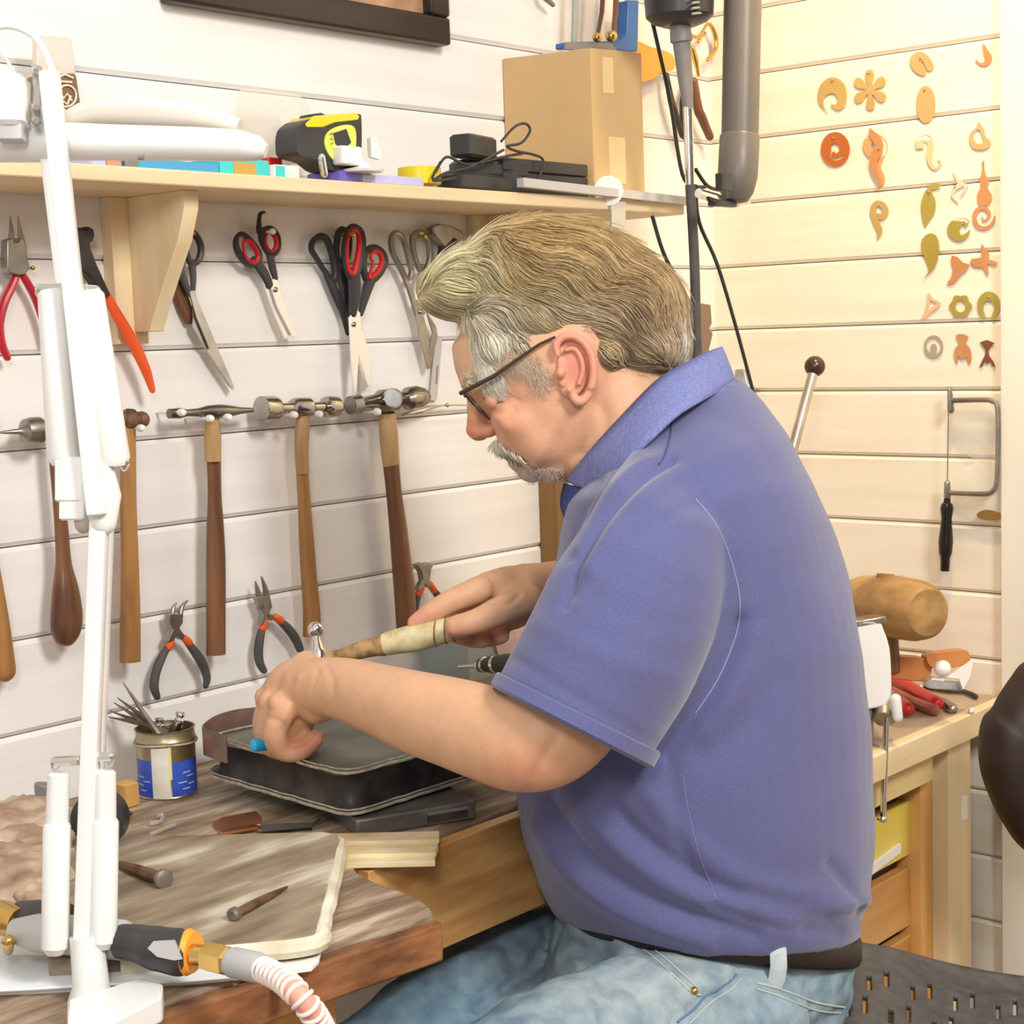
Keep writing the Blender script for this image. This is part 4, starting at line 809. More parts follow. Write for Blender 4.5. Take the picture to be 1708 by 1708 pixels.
sheet([(822, 1030), (880, 1010), (925, 1040), (930, 1110), (850, 1112), (828, 1080)], 1.36, clear('pink_film', (.88, .62, .60), .75), 'film', None, None, parent=t)
t = thing('clear_pot', Vector((1.80, 1.40, BZ)), 'clear plastic pot against the wall left of the pink pouch', 'pot')
a = wl(805, 1090, .08); fin(MB().lathe(Vector((a.x+.05, WY-.05, BZ+.03)), Vector((a.x+.05, WY-.05, BZ+.12)), [(0, .035), (0, .04), (.9, .042), (.91, .046), (1, .046), (1, .001)], 24), 'pot_body', clear('pot_film', (.85, .85, .80), .45), t)
t = thing('screwdriver', hz(800, 1115, BZ+.05), 'screwdriver with black and chrome handle pointing left below the shirt sleeve', 'screwdriver')
a, b = P(766, 1112, 1.98), P(880, 1104, 1.90)
fin(MB().lathe(a, b, [(0, .002), (.25, .002), (.26, .005), (.34, .009), (.40, .009), (.44, .006), (.46, .010), (.52, .011), (.53, .008), (.56, .008), (.57, .011), (1, .012)], 16), 'handle', GREYBLK, t)
fin(MB().lathe(a.lerp(b, .0), a.lerp(b, .42), [(0, .0025), (.6, .003), (.7, .008), (.95, .0095), (1, .006)], 16), 'ferrule', CHROME, t)
fin(MB().lathe(a.lerp(b, .525), a.lerp(b, .565), [(0, .0105), (1, .0105)], 16), 'chrome_ring', CHROME, t)
# tin with files
t = thing('file_tin', hz(281, 1338, BZ), 'small paint-stained tin with a blue band holding needle files and punches', 'tin')
base = hz(281, 1322, BZ); kt = m_(1, base); H = m_(112, base); R = 50*kt
can = fin(MB().lathe(base, base+Z_*H, [(0, 5*kt), (0, R*.97), (.02, R), (.04, R*.97), (.80, R*.97), (.84, R*1.02), (.87, R*.97), (.98, R*.96), (1, R*1.0), (1, R*.93), (.3, R*.92), (.3, 5*kt)], 36), 'can', mat('stained_tin', (.30, .24, .12), (.52, .46, .33), rough=.35, metal=.8, scale=9), t)
fr_ = (CAM-base); fr_.z = 0; fr_.normalize(); a0 = math.atan2(fr_.y, fr_.x)
def band(d0, d1, h0, h1, m, nm):
    mb = MB(); L_ = []
    for i in range(9):
        a_ = a0+math.radians(d0+(d1-d0)*i/8); d_ = Vector((math.cos(a_), math.sin(a_), 0)); L_.append(mb.ring([base+d_*R*.975+Z_*H*h0, base+d_*R*.985+Z_*H*h0, base+d_*R*.985+Z_*H*h1, base+d_*R*.975+Z_*H*h1]))
    for i in range(8): mb.bridge(L_[i], L_[i+1])
    mb.cap(L_[0], True); mb.cap(L_[-1]); fin(mb, nm, m, can)
bl = mat('scuffed_blue', (.02, .05, .42), (.05, .12, .58), rough=.4, scale=30); pw = mat('flaked_white', (.62, .60, .52), (.80, .77, .68), rough=.6, scale=30)
band(-78, -30, .04, .58, bl, 'blue_band'); band(8, 75, .04, .55, bl, 'blue_band'); band(-30, 5, .02, .78, pw, 'white_panel')
band(4, 9, .3, .82, mat('yellow_stripe', (.80, .70, .25), rough=.5), 'yellow_stripe')
for i, (hh, dd_) in enumerate(((.38, 40), (.32, 48), (.24, 30), (.2, 52), (.14, 38))): band(dd_-9, dd_+9, hh-.012, hh+.005, mat('pale_ink', (.55, .58, .80), rough=.5), 'printed_line')
for i, (hh, d0) in enumerate(((.22, -62), (.14, -55), (.28, -45), (.34, -60))): band(d0-8, d0+10, hh-.015, hh+.008, mat('sky_ink', (.25, .45, .75), rough=.5), 'printed_line')
fin(MB().tube([base+Vector((math.cos(a_*.3), math.sin(a_*.3), 0))*R*1.03+Z_*H*(.80+.015*math.sin(a_*.3*2)) for a_ in range(21)], .0011, 6, closed=True), 'rubber_band', STITCH, t)
tin_c = base
files = [((205, 1138), 2.2), ((190, 1172), 2), ((184, 1186), 1.8), ((196, 1164), 2.2), ((181, 1196), 1.6)]
for i, (tip, r_) in enumerate(files):
    dx = (i-2)*.006
    a = tin_c+Vector((dx, .004*i-.008, H*.33)); b = tin_c+Vector((-.010+dx*.5, .003*i-.006, H*1.0)); tp_ = P(tip[0], tip[1], depth(tin_c)+.02*(i-2)*.3)
    lab = ['tallest needle file standing in the tin, its tip furthest up', 'needle file in the tin, second tip from the bottom of the fan', 'needle file low in the fan of the tin', 'needle file in the middle of the fan in the tin', 'needle file leaning lowest and furthest left in the tin'][i]
    fin(MB().tube([b.lerp(tp_, -.25), b, b.lerp(tp_, .5), tp_], [.003, .0034, .0026, .0006], 6), 'needle_file', mat('file_steel', (.13, .11, .085), (.20, .17, .13), rough=.4, metal=.6, scale=60), label=lab, cat='file', group='files in the tin')
for i, (x, y, r_, hh) in enumerate(((268, 1218, .0045, 1.06), (280, 1212, .004, 1.12), (302, 1206, .0045, 1.22), (292, 1222, .005, 1.05), (258, 1222, .005, 1.04), (312, 1218, .004, 1.07))):
    c = P(x, y, depth(tin_c)); b = tin_c+Vector(((i-2.5)*.006, (i % 2)*.012-.004, H*.33)); c = Vector((tin_c.x+(c-tin_c).dot(RT)*RT.x*1.0, tin_c.y+(c-tin_c).dot(RT)*RT.y+((i % 2)*.014-.007), tin_c.z+H*hh))
    lab = ['steel punch with plain end in the tin, left of centre', 'short chrome punch in the middle of the tin', 'tallest steel punch with a collared top in the tin', 'chrome punch low at the tin centre right', 'dull punch next to the needle files in the tin', 'chrome punch at the right rim of the tin'][i]
    fin(MB().lathe(b, c, [(0, r_*.7), (.86, r_*.8), (.88, r_*1.15), (.92, r_*.7), (.97, r_*1.2), (1, r_*.9)], 12), 'steel_punch', [CHROME, DSTEEL][i % 2], label=lab, cat='punch', group='punches in the tin')
# ------------------------------------------------------------------ boards and small things on the bench
def slab(pts, h0, h1, name, m, parent=None, bev=.001, **k):
    return fin(MB().plate([hz(x, y, h1) for x, y in pts], (0, 0, h0-h1)), name, m, parent, bevel=bev, smooth=False, **k)
B2 = BZ
t = thing('white_sheet', hz(400, 1560, B2), 'white plastic sheet under the worn soldering board, sticking out at its front', 'sheet')
slab([(90, 1400), (566, 1402), (576, 1408), (532, 1600), (520, 1612), (440, 1622), (330, 1634), (60, 1650), (-60, 1655), (-60, 1420)], B2, B2+.004, 'sheet', WHITE2, t)
t = thing('soldering_board', hz(380, 1480, B2), 'large worn grey-brown soldering board with a chalky yellow edge', 'board')
boardm = mat('scorched_board', (.17, .125, .08), (.34, .275, .19), rough=.6, scale=8, stretch=(1, 4, 4), bump=.4, c3=(.60, .55, .45), detail=12, lo=.36, hi=.56)
slab(cr([(90, 1392), (300, 1392), (540, 1386), (562, 1389), (568, 1398), (552, 1462), (534, 1530), (524, 1560), (420, 1572), (200, 1592), (80, 1600)], 1, True), B2+.004, B2+.021, 'board', boardm, t, bev=.003)
ed = mat('chalky_edge', (.62, .55, .38), (.82, .78, .66), rough=.8, scale=30)
a = [hz(x, y, B2+.019) for x, y in cr([(566, 1398), (553, 1462), (536, 1530), (526, 1562), (420, 1576), (330, 1584), (200, 1598)], 4)]
fin(MB().tube([p-Z_*.006+Vector((noise.noise(p*60)*.002, 0, 0)) for p in a], .0075, 8, flat=1.0), 'crumbling_edge', ed, t)
T2 = B2+.0215
def nail(label, head, tip, r0, r1, off=.004):
    a = hz(*head, T2+off); b = hz(*tip, T2+off*.5); t = thing('steel_punch_tool', (a+b)/2, label, 'punch'); t.location.z = T2; t['_wp'] = tuple(t.location)
    fin(MB().tube([a.lerp(b, .02), a.lerp(b, .25), a.lerp(b, .6), b], [r0*.85, r0*.9, r0*.8, r1], 8, round_=True), 'shaft', RUST, t)
    fin(MB().lathe(a-(b-a).normalized()*.004, a+(b-a).normalized()*.004, [(0, r0*.9), (.2, r0*1.35), (.7, r0*1.35), (1, r0)], 14), 'head', mat('worn_iron', (.20, .17, .14), (.32, .28, .24), rough=.5, metal=.6, scale=60), t)
nail('thick rusty steel punch on the board, its flat head beside the right lamp spring', (272, 1466), (196, 1440), .0060, .003, .006)
nail('slender rusty nail-like punch pointing up right on the board', (391, 1525), (478, 1480), .0042, .0012, .004)
# slats
t = None
for i, (y0, y1, x1, h, lab) in enumerate(((1386, 1402, 733, .008, 'topmost pale wooden slat sticking out right of the board'), (1398, 1416, 731, .005, 'second pale wooden slat under the topmost one'), (1412, 1424, 728, .008, 'third thin wooden slat of the bundle right of the board'), (1424, 1438, 726, .005, 'lowest and nearest wooden slat of the bundle'))):
    xs = 470
    q = [(xs, y0+6), (x1, y0), (x1, y1-2), (xs, y1+4)]
    slab(q, B2+.004*(0 if i % 2 else 1), B2+h, 'wooden_stick', wood('fresh_slat', (.62, .46, .22), (.86, .74, .48), 0, k=9, c3=(.9, .8, .6)), label=lab, cat='slat', group='wooden slats beside the board')
# copper foil and file
slab([(354, 1372), (372, 1362), (428, 1352), (436, 1362), (436, 1374), (366, 1384)], B2+.001, B2+.004, 'copper_sheet', mat('brown_copper', (.22, .08, .03), (.36, .15, .06), rough=.35, metal=.6), label='dark copper sheet scraps above the soldering board', cat='sheet metal')
slab([(360, 1384), (425, 1374), (440, 1378), (370, 1390)], B2+.004, B2+.006, 'copper_sheet', COPPER, label='bright copper strip lying in front of the dark scraps', cat='sheet metal')
t = thing('flat_file', hz(480, 1378, B2), 'dark flat file between the leather pad and the board', 'file')
fin(MB().tube([hz(436, 1384, B2+.004), hz(520, 1378, B2+.004)], [.0055, .004], 4), 'blade', BSTEEL, t); fin(MB().tube([hz(518, 1378, B2+.004), hz(534, 1366, B2+.008)], [.002, .001], 6), 'tang', DSTEEL, t)
for pts, lab in (([(262, 1362, 2), (272, 1360, 3), (268, 1370, 2), (250, 1374, 2)], 'crumpled bit of bright wire in front of the tin'), ([(250, 1392, 1.5), (262, 1388, 2), (280, 1380, 1.5), (292, 1376, 1), (270, 1384, 1)], 'second twist of bright wire just above the board')):
    fin(MB().tube([hz(p[0], p[1], B2+.003) for p in cr(pts, 4)], .0022, 6), 'wire_scrap', BLADE, label=lab, cat='wire')
fin(MB().tube([hz(p[0], p[1], B2+.002) for p in cr([(196, 1412), (212, 1410), (225, 1418), (208, 1420), (230, 1416)], 3)], .002, 6), 'copper_wire_scrap', COPPER, label='tangle of copper wire beside the lamp spring', cat='wire')
# fire bricks at the left edge
fb = mat('crumbling_firebrick', (.34, .22, .15), (.62, .50, .37), rough=.9, scale=28, bump=.8, bscale=40, c3=(.70, .62, .50))
def lump(c, r, name, m, label, cat, seed=0, parent=None, n=48, amp=.26):
    mb = MB().ball((0, 0, 0), 1.0, n=n)
    for i, v in enumerate(mb.v):
        d = v.normalized(); s_ = 1/max(abs(d.x), abs(d.y), abs(d.z))**.6; s_ *= 1+amp*noise.noise(d*2.4+Vector((seed, 0, 0)))+.07*noise.noise(d*7+Vector((seed, 5, 0)))+.05*noise.noise(d*17)
        mb.v[i] = c+Vector((d.x*r[0], d.y*r[1], d.z*r[2]))*s_
    return fin(mb, name, m, parent, label=label, cat=cat, auto=80)
for i, (x, y, r, lab) in enumerate(((10, 1392, (.055, .05, .024), 'largest crumbling beige firebrick at the left edge'), (48, 1420, (.034, .03, .022), 'beige firebrick lump next to the left lamp spring'), (12, 1470, (.045, .035, .024), 'pinkish brown firebrick fragment nearest the torch'), (66, 1500, (.022, .02, .014), 'small firebrick crumb behind the lamp spring'))):
    c = hz(x, y, B2+r[2]); lump(c+Z_*.0, r, 'firebrick', fb, lab, 'firebrick', i*3.1)
# grey block, red capped vial, black disc, amber block, pen
c = hz(30, 1345, B2+.002)
t = thing('steel_anvil_block', c, 'grey faceted steel block at the left edge behind the firebricks', 'anvil')
a = hz(-30, 1350, B2); b = hz(82, 1346, B2); dd = (b-a); n_ = Vector((-dd.y, dd.x, 0)).normalized()
fin(MB().plate([a, b, b+Z_*.022, a.lerp(b, .75)+Z_*.028, a.lerp(b, .35)+Z_*.026, a+Z_*.012], n_*.05), 'block', GREYP, t, bevel=.003)
c = hz(2, 1330, B2); k = m_(1, c); t = thing('clear_vial', c, 'clear tube with red caps standing at the far left edge', 'tube')
fin(MB().lathe(c, c+Z_*85*k, [(0, 16*k), (1, 16*k)], 20), 'vial_glass', mat('smoky_tube', (.42, .38, .34), rough=.2), t)
for h0, h1 in ((82, 94), (-1, 8)): fin(MB().lathe(c+Z_*h0*k, c+Z_*h1*k, [(0, 19*k), (.2, 20*k), (.9, 19*k), (1, 14*k)], 20), 'red_cap', REDP, t)
c = hz(165, 1365, B2+.045); fin(MB().lathe(c-FW*.008, c+FW*.012, [(0, .012), (.1, .024), (.8, .026), (1, .018)], 26), 'black_dial', BLACKP, label='black round dial-like tool standing behind the lower lamp springs', cat='tool') 
c = hz(214, 1345, B2); fin(MB().box(c+Z_*.013, (.009, .009, .013), bev=.003), 'amber_block', mat('amber_wood', (.60, .34, .10), rough=.5), label='small amber wooden block left of the file tin', cat='block')
fin(MB().tube([hz(150, 1352, B2+.008), hz(205, 1356, B2+.006), hz(221, 1357, B2+.005)], [.006, .005, .0015], 10), 'black_pen', BLACKP, label='black pen tip poking out right of the lamp spring', cat='pen')
slab([(-80, 1590), (70, 1592), (200, 1596), (330, 1604), (420, 1626), (300, 1636), (150, 1642), (60, 1648), (-80, 1655)], B2+.006, B2+.008, 'folded_cloth', mat('pale_blue_cloth', (.74, .80, .84), (.80, .84, .86), rough=.8, scale=8), label='pale blue-white folded cloth under the torch', cat='cloth')
# ------------------------------------------------------------------ blow torch
TZ = B2+.038
t = thing('blow_torch', hz(180, 1590, B2+.008), 'grey, black and orange blow torch with brass fittings and a ribbed hose', 'torch')
def tp(x, y, h=TZ): return hz(x, y, h)
k = m_(1, tp(200, 1560))
fin(MB().tube([tp(-60, 1515), tp(8, 1532), tp(34, 1540)], [26*k, 30*k, 26*k], 16), 'brass_burner', BRASS, t)
fin(MB().tube([tp(14, 1570), tp(14, 1585, TZ-.018)], [11*k, 9*k], 12, round_=True), 'brass_knob', BRASS, t)
fin(MB().tube([tp(p[0], p[1]) for p in ((30, 1530), (60, 1534), (110, 1540))], [28*k, 34*k, 34*k], 16), 'dark_collar', GREYBLK, t)
fin(MB().tube([tp(p[0], p[1], TZ-.002) for p in ((22, 1552), (60, 1556), (150, 1562), (205, 1568), (224, 1570))], [20*k, 32*k, 34*k, 33*k, 24*k], 18), 'grey_housing', LGREY, t)
fin(MB().tube([tp(p[0], p[1]) for p in cr([(200, 1570), (230, 1574), (262, 1582), (295, 1588), (308, 1588)], 3)], [r*k for r in (28, 29, 30, 31, 32, 34, 36, 36, 37, 38, 38, 37, 36)], 18), 'black_grip', BLACKP, t)
fin(MB().plate([P(x, y, depth(tp(270, 1590))-38*k) for x, y in ((246, 1582), (254, 1572), (290, 1570), (304, 1600), (290, 1602), (262, 1596))], FW*.004), 'grey_inlay', LGREY, t)
fin(MB().tube([tp(306, 1588), tp(314, 1588), tp(324, 1589)], [34*k, 38*k, 33*k], 18, up=(0, 0, 1)), 'orange_ring', ORG2, t)
fin(MB().tube([tp(320, 1592), tp(345, 1594)], [17*k, 17*k], 14), 'brass_neck', BRASS, t)
fin(MB().tube([tp(343, 1595), tp(346, 1595), tp(380, 1603), (tp(384, 1604))], [20*k, 25*k, 25*k, 21*k], 6), 'brass_nut', BRASS, t, smooth=False)
fin(MB().tube([tp(383, 1604), tp(388, 1605), tp(430, 1614), tp(440, 1617)], [21*k, 24*k, 24*k, 21*k], 16), 'grey_connector', mat('grey_rubber', (.45, .45, .46), rough=.45), t)
hp = cr([(436, 1616, 0), (470, 1634, .002), (505, 1668, -.004), (535, 1712, -.03), (560, 1780, -.09), (570, 1860, -.2)], 10)
H3 = [tp(p[0], p[1], TZ+p[2]) for p in hp]
fin(MB().tube(H3, 16*k, 14), 'hose', mat('salmon_hose', (.80, .38, .28), rough=.5), t)
L_ = 0; cum = [0]
for i in range(1, len(H3)): cum.append(cum[-1]+(H3[i]-H3[i-1]).length)
s_ = .003
while s_ < cum[-1]:
    i = max(j for j in range(len(cum)) if cum[j] <= s_); i = min(i, len(H3)-2); f_ = (s_-cum[i])/(cum[i+1]-cum[i]); p = H3[i].lerp(H3[i+1], f_); d_ = (H3[i+1]-H3[i]).normalized()
    if s_ < .003+.0062*.5:
        a_ = d_.orthogonal().normalized(); ring0 = MB()
        ring0.tube([(math.cos(q*math.pi/9)*17.5*k, math.sin(q*math.pi/9)*17.5*k, 0) for q in range(18)], .0017, 8, closed=True); me = bpy.data.meshes.new('hose_rib'); me.from_pydata([tuple(v) for v in ring0.v], [], ring0.f); me.materials.append(mat('hose_rib_white', (.84, .74, .70), rough=.5)); me.polygons.foreach_set('use_smooth', [True]*len(me.polygons))
    o = bpy.data.objects.new('hose_rib', me); COL.objects.link(o); o.parent = t; o.matrix_parent_inverse = Matrix.Translation(-Vector(t.location)); o.location = p; o.rotation_euler = d_.to_track_quat('Z', 'Y').to_euler(); s_ += .0062
fin(MB().lathe(hz(466, 1645, BZ-.008)+nrm*.02, hz(466, 1645, BZ-.008)-nrm*.01, [(0, .003), (.1, .005), (.9, .005), (1, .005)], 12), 'edge_knob', CHROME, label='small chrome stud on the bench edge beside the hose', cat='stud')
# ------------------------------------------------------------------ white spring-arm lamp
ZL = 1.18
def L(x, y, dz=0): return P(x, y, ZL+dz)
kL = ZL/F
t = thing('desk_lamp', L(175, 1680), 'white spring-balanced desk lamp clamped to the bench edge, its long head over the shelf', 'lamp')
bp_ = hz(190, 1690, BZ)
fin(MB().plate([hz(x, y, BZ+.018) for x, y in ((112, 1668), (236, 1630), (272, 1640), (270, 1662), (186, 1706), (112, 1706))], (0, 0, -.018)), 'clamp_plate', WHITEP, t, bevel=.002)
fin(MB().tube([L(150, 1760), L(150, 1690), L(152, 1640), L(144, 1560)], [.020, .019, .013, .012], 14), 'pivot_post', WHITEP, t)
def sq(a, b, w, dpt, nm, m=WHITEP, bev=.0015):
    d = (b-a); l = d.length/2; d.normalize(); s_ = (RT-d*RT.dot(d)).normalized()
    return fin(MB().box((a+b)/2, (w, dpt, l), (s_, d.cross(s_), d), bev=bev), nm, m, t)
sq(L(138, 1590), L(167, 838), 14*kL, .007, 'lower_arm'); sq(L(150, 1585, .03), L(178, 842, .03), 12*kL, .006, 'lower_arm')
sq(L(163, 860, -.012), L(82, 120, -.012), 15*kL, .007, 'upper_arm'); sq(L(146, 800, .02), L(70, 180, .02), 11*kL, .006, 'upper_arm')
fin(MB().tube([L(160, 785), L(170, 830), L(172, 870)], [.013, .014, .010], 14, round_=True), 'elbow_joint', WHITEP, t)
fin(MB().box(L(120, 800), (.010, .010, .016), (RT, FW, UP), bev=.002), 'elbow_bracket', WHITEP, t)
fin(MB().box(L(124, 840), (.009, .009, .012), (RT, FW, UP), bev=.002), 'elbow_bracket', WHITEP, t)
fin(MB().tube([L(136, 862), L(139, 876)], .006, 12, round_=True), 'elbow_knob', mat('grey_knob', (.45, .38, .32), rough=.4), t)
for x0, y0, x1, y1, xm, ym in ((98, 1288, 92, 1592, 95, 1372), (176, 1284, 172, 1582, 175, 1366)):
    fin(MB().tube([L(x0, y0), L(x0-.3, y0+5), L(xm, ym), L(xm, ym+2)], [13*kL, 18*kL, 19*kL, 19*kL], 20), 'spring_sleeve', WHITEP, t)
    fin(MB().tube([L(xm, ym), L(xm, ym+5), L(x1, y1-12), L(x1, y1)], [20*kL, 23*kL, 23*kL, 14*kL], 20), 'spring_tube', WHITEP, t)
for x0, y0, x1, y1 in ((85, 484, 106, 776), (150, 486, 192, 778)):
    fin(MB().tube([L(x0, y0), L(x0+1, y0+6), L(x1-1, y1-12), L(x1, y1)], [18*kL, 23*kL, 26*kL, 18*kL], 22), 'spring_tube', WHITEP, t)
sm = mat('nickel', (.70, .66, .60), rough=.2, metal=.9)
for a, b in (((92, 1270), (130, 1268)), ((150, 1264), (184, 1262)), ((100, 774), (134, 776)), ((176, 776), (208, 770)), ((66, 480), (110, 480)), ((120, 482), (160, 484))):
    pn_ = fin(MB().tube([L(*a), L(*b)], .0035, 10, round_=True), 'spring_pin', sm, t)
    q = a if a[0] < 100 or a[0] == 100 else b
    fin(MB().tube([L(q[0]+math.cos(i*math.pi/6)*6, q[1]+6+math.sin(i*math.pi/6)*9) for i in range(12)], .0010, 6, closed=True), 'spring_hook', sm, pn_)
# head
fin(MB().tube([P(p[0], p[1], 1.20) for p in ((-200, 232), (-40, 236), (60, 238), (110, 236), (200, 238), (320, 240), (400, 243), (432, 248), (444, 252))], [m*1.2/F for m in (40, 44, 42, 40, 38, 36, 34, 26, 14)], 24, up=(0, 0, 1), flat=.78), 'lamp_head', WHITEP, t)
fin(MB().tube([P(p[0], p[1], 1.22) for p in cr([(105, 208), (160, 190), (240, 188), (330, 196), (400, 214)], 3)], [.011+.010*math.sin(i/12*math.pi) for i in range(13)], 16, flat=.6, up=UP), 'head_ridge', mat('cream_cover', (.74, .68, .60), rough=.4), t)
fin(MB().tube([P(230, 262, 1.17), P(240, 262, 1.17)], .002, 8), 'head_screw', GREYP, t)
fin(MB().box(P(22, 170, 1.17), (.010, .012, .018), (RT, FW, UP), bev=.004), 'switch_box', WHITEP, t)
fin(MB().box(P(20, 208, 1.17), (.009, .008, .012), (RT, FW, UP), bev=.001), 'switch_box', LGREY, t)
fin(MB().tube([P(p[0], p[1], 1.17) for p in cr([(-30, 60), (0, 44), (30, 46), (58, 62), (76, 90), (88, 120)], 5)], 6*kL, 12), 'bowed_tube', WHITEP, t)
fin(MB().tube([P(p[0], p[1], 1.19) for p in cr([(-20, 70), (0, 85), (18, 112), (36, 150), (52, 178), (60, 198)], 5)], 3*kL, 8), 'lamp_cable', WHITEP, t)
for x, y in ((60, 118), (60, 178), (60, 200)):
    fin(MB().lathe(P(x, y, 1.16), P(x, y, 1.19), [(0, .002), (.05, .0028), (1, .0026)], 12), 'joint_bolt', sm, t)
fin(MB().plate([P(x, y, 1.178) for x, y in ((52, 106), (68, 110), (64, 160), (70, 205), (52, 205), (56, 150))], FW*.004), 'joint_plate', LGREY, t)
# ------------------------------------------------------------------ right workbench
t = thing('pine_workbench', Vector((2.0, 1.2, 0)), 'pale pine workbench with drawers in the corner behind the man\'s back', 'bench')
ya = rw(1668, 1158).y; xl = 1.55; fy = .985
fin(MB().box(((xl+WX)/2, (fy+WY)/2, RZ-.012), ((WX-xl)/2-.002, (WY-fy)/2-.002, .012), bev=.002), 'worktop', wood('grey_pine_top', (.38, .28, .20), (.52, .40, .30), 0, k=8), t)
PG = wood('golden_pine', (.70, .50, .20), (.80, .62, .30), 0, k=8, rough=.4)
fin(MB().box(((xl+WX)/2, fy-.008, RZ-.017), ((WX-xl)/2-.002, .008, .018), bev=.003), 'front_lipping', PINE, t)
a = yp(1555, 1200, fy); b = yp(1620, 1200, fy)
def post2(px0, px1, Y, m, nm='leg'):
    a = yp(px0, 1400, Y); b = yp(px1, 1400, Y); return fin(MB().box(((a.x+b.x)/2, Y+.02, (RZ-.024)/2), ((b.x-a.x)/2, .02, (RZ-.024)/2), bev=.002), nm, m, t)
post2(1582, 1620, fy+.0, PINEV); post2(1556, 1564, fy+.02, PINEV, 'upright'); post2(1563, 1584, fy+.03, ORANGEV, 'upright'); post2(1536, 1557, fy+.02, ORANGEV, 'upright')
fin(MB().box((xl+.03, WY-.08, (RZ-.024)/2), (.025, .025, (RZ-.024)/2)), 'leg', ORANGEV, t)
YD = fy+.006
def drawer(y0l, y0r, y1l, y1r, xr, m, nm='drawer_front', YD=YD, label=None):
    zt_ = yp(xr, y0r, YD).z; zb_ = yp(xr, y1r, YD).z; xR = yp(xr, (y0r+y1r)/2, YD).x
    return fin(MB().box(((xl+.01+xR)/2, YD+.008, (zt_+zb_)/2), ((xR-xl-.01)/2, .008, (zt_-zb_)/2), bev=.002), nm, m, t, label=label)
drawer(0, 1216, 0, 1302, 1556, PG)
drawer(0, 1326, 0, 1415, 1537, wood('yellow_painted_pine', (.72, .55, .07), (.80, .64, .14), 0, k=6), YD=YD+.03, label='yellow stained drawer front')
drawer(0, 1436, 0, 1532, 1537, ORANGE, YD=YD+.03)
drawer(0, 1548, 0, 1640, 1537, ORANGE, YD=YD+.03)
fin(MB().box(((xl+2.0)/2, YD+.10, .34), (.22, .05, .26)), 'carcass', BSTEEL if False else wood('dark_inner_wood', (.10, .05, .03), (.16, .09, .05), 0), t)
fin(MB().box((yp(1470, 1425, YD+.028).x, YD+.03, yp(1470, 1436, YD+.03).z), (.05, .004, .006), (Vector((1, 0, .12)), Y_, Z_)), 'paper_edge', WHITE2, t)
fin(MB().lathe(yp(1620, 1186, fy-.017), yp(1620, 1186, fy-.01), [(0, .002), (.3, .004), (1, .0045)], 12), 'dowel', WHITE2, t)
fin(MB().plate([yp(x, y, fy-.0005) for x, y in ((1604, 1328), (1614, 1326), (1614, 1366), (1604, 1368))], (0, .001, 0)), 'sticker', WHITE2, t)
# vice
t = thing('bench_vice', hz(1462, 1215, RZ), 'white bench vice with a steel screw and tommy bar behind the man\'s back', 'vice')
ZV = depth(hz(1470, 1215, RZ))-.10; kv = ZV/F
def V(x, y, d=0): return P(x, y, ZV+d)
fin(MB().plate([V(x, y) for x, y in cr([(1400, 1045), (1462, 1036), (1474, 1050), (1484, 1080), (1487, 1120), (1486, 1168), (1470, 1180), (1400, 1180), (1395, 1100)], 2, True)], FW*.07), 'jaw_body', WHITEP, t, bevel=.004)
fin(MB().box(V(1440, 1036, .03), (.022, .03, .004), (RT-UP*-.18, FW, UP)), 'jaw_cap', STEEL, t, bevel=.001)
fin(MB().tube([V(1475, 1158, .03), V(1475, 1200, .0)], 18*kv, 16), 'screw_boss', DSTEEL, t)
fin(MB().tube([V(1494, 1166, -.01), V(1497, 1196, -.01)], 9*kv, 12, round_=True), 'white_knob', WHITEP, t)
fin(MB().tube([V(1479, 1196, -.012), V(1473, 1362, -.012)], 5*kv, 12), 'tommy_bar', CHROME, t)
fin(MB().ball(V(1472, 1366, -.012), (9*kv, 9*kv, 6*kv), n=14), 'bar_end', CHROME, t)
fin(MB().tube([V(1430, 1180, .02), V(1430, 1240, .02)], .020, 12), 'clamp_foot', GREYP, t)
# mallet
c = rw(1484, 1010, .11); k = m_(1, c); ax = Vector((.42, -.9, 0)).normalized()
t = thing('wooden_mallet', hz(1490, 1090, RZ), 'large round barrel-shaped wooden mallet standing on its head handle in the corner', 'mallet')
MW = wood('mallet_wood', (.27, .14, .045), (.48, .29, .11), 1, k=2, scale=60, rough=.5, bump=.3)
fin(MB().lathe(P(1422, 1000, 2.28), P(1548, 1022, 2.12), [(0, 30*k), (.02, 34*k), (.15, 42*k), (.4, 48*k), (.6, 50*k), (.85, 48*k), (.97, 42*k), (1, 36*k)], 30), 'barrel_head', MW, t)
fin(MB().tube([P(1476, 975, 2.2), P(1477, 957, 2.2)], [15*k, 14*k], 14), 'handle_end', MW, t)
fin(MB().tube([P(1482, 1040, 2.2), P(1486, 1120, 2.2)], [15*k, 15*k], 14), 'handle', HANDLED, t)
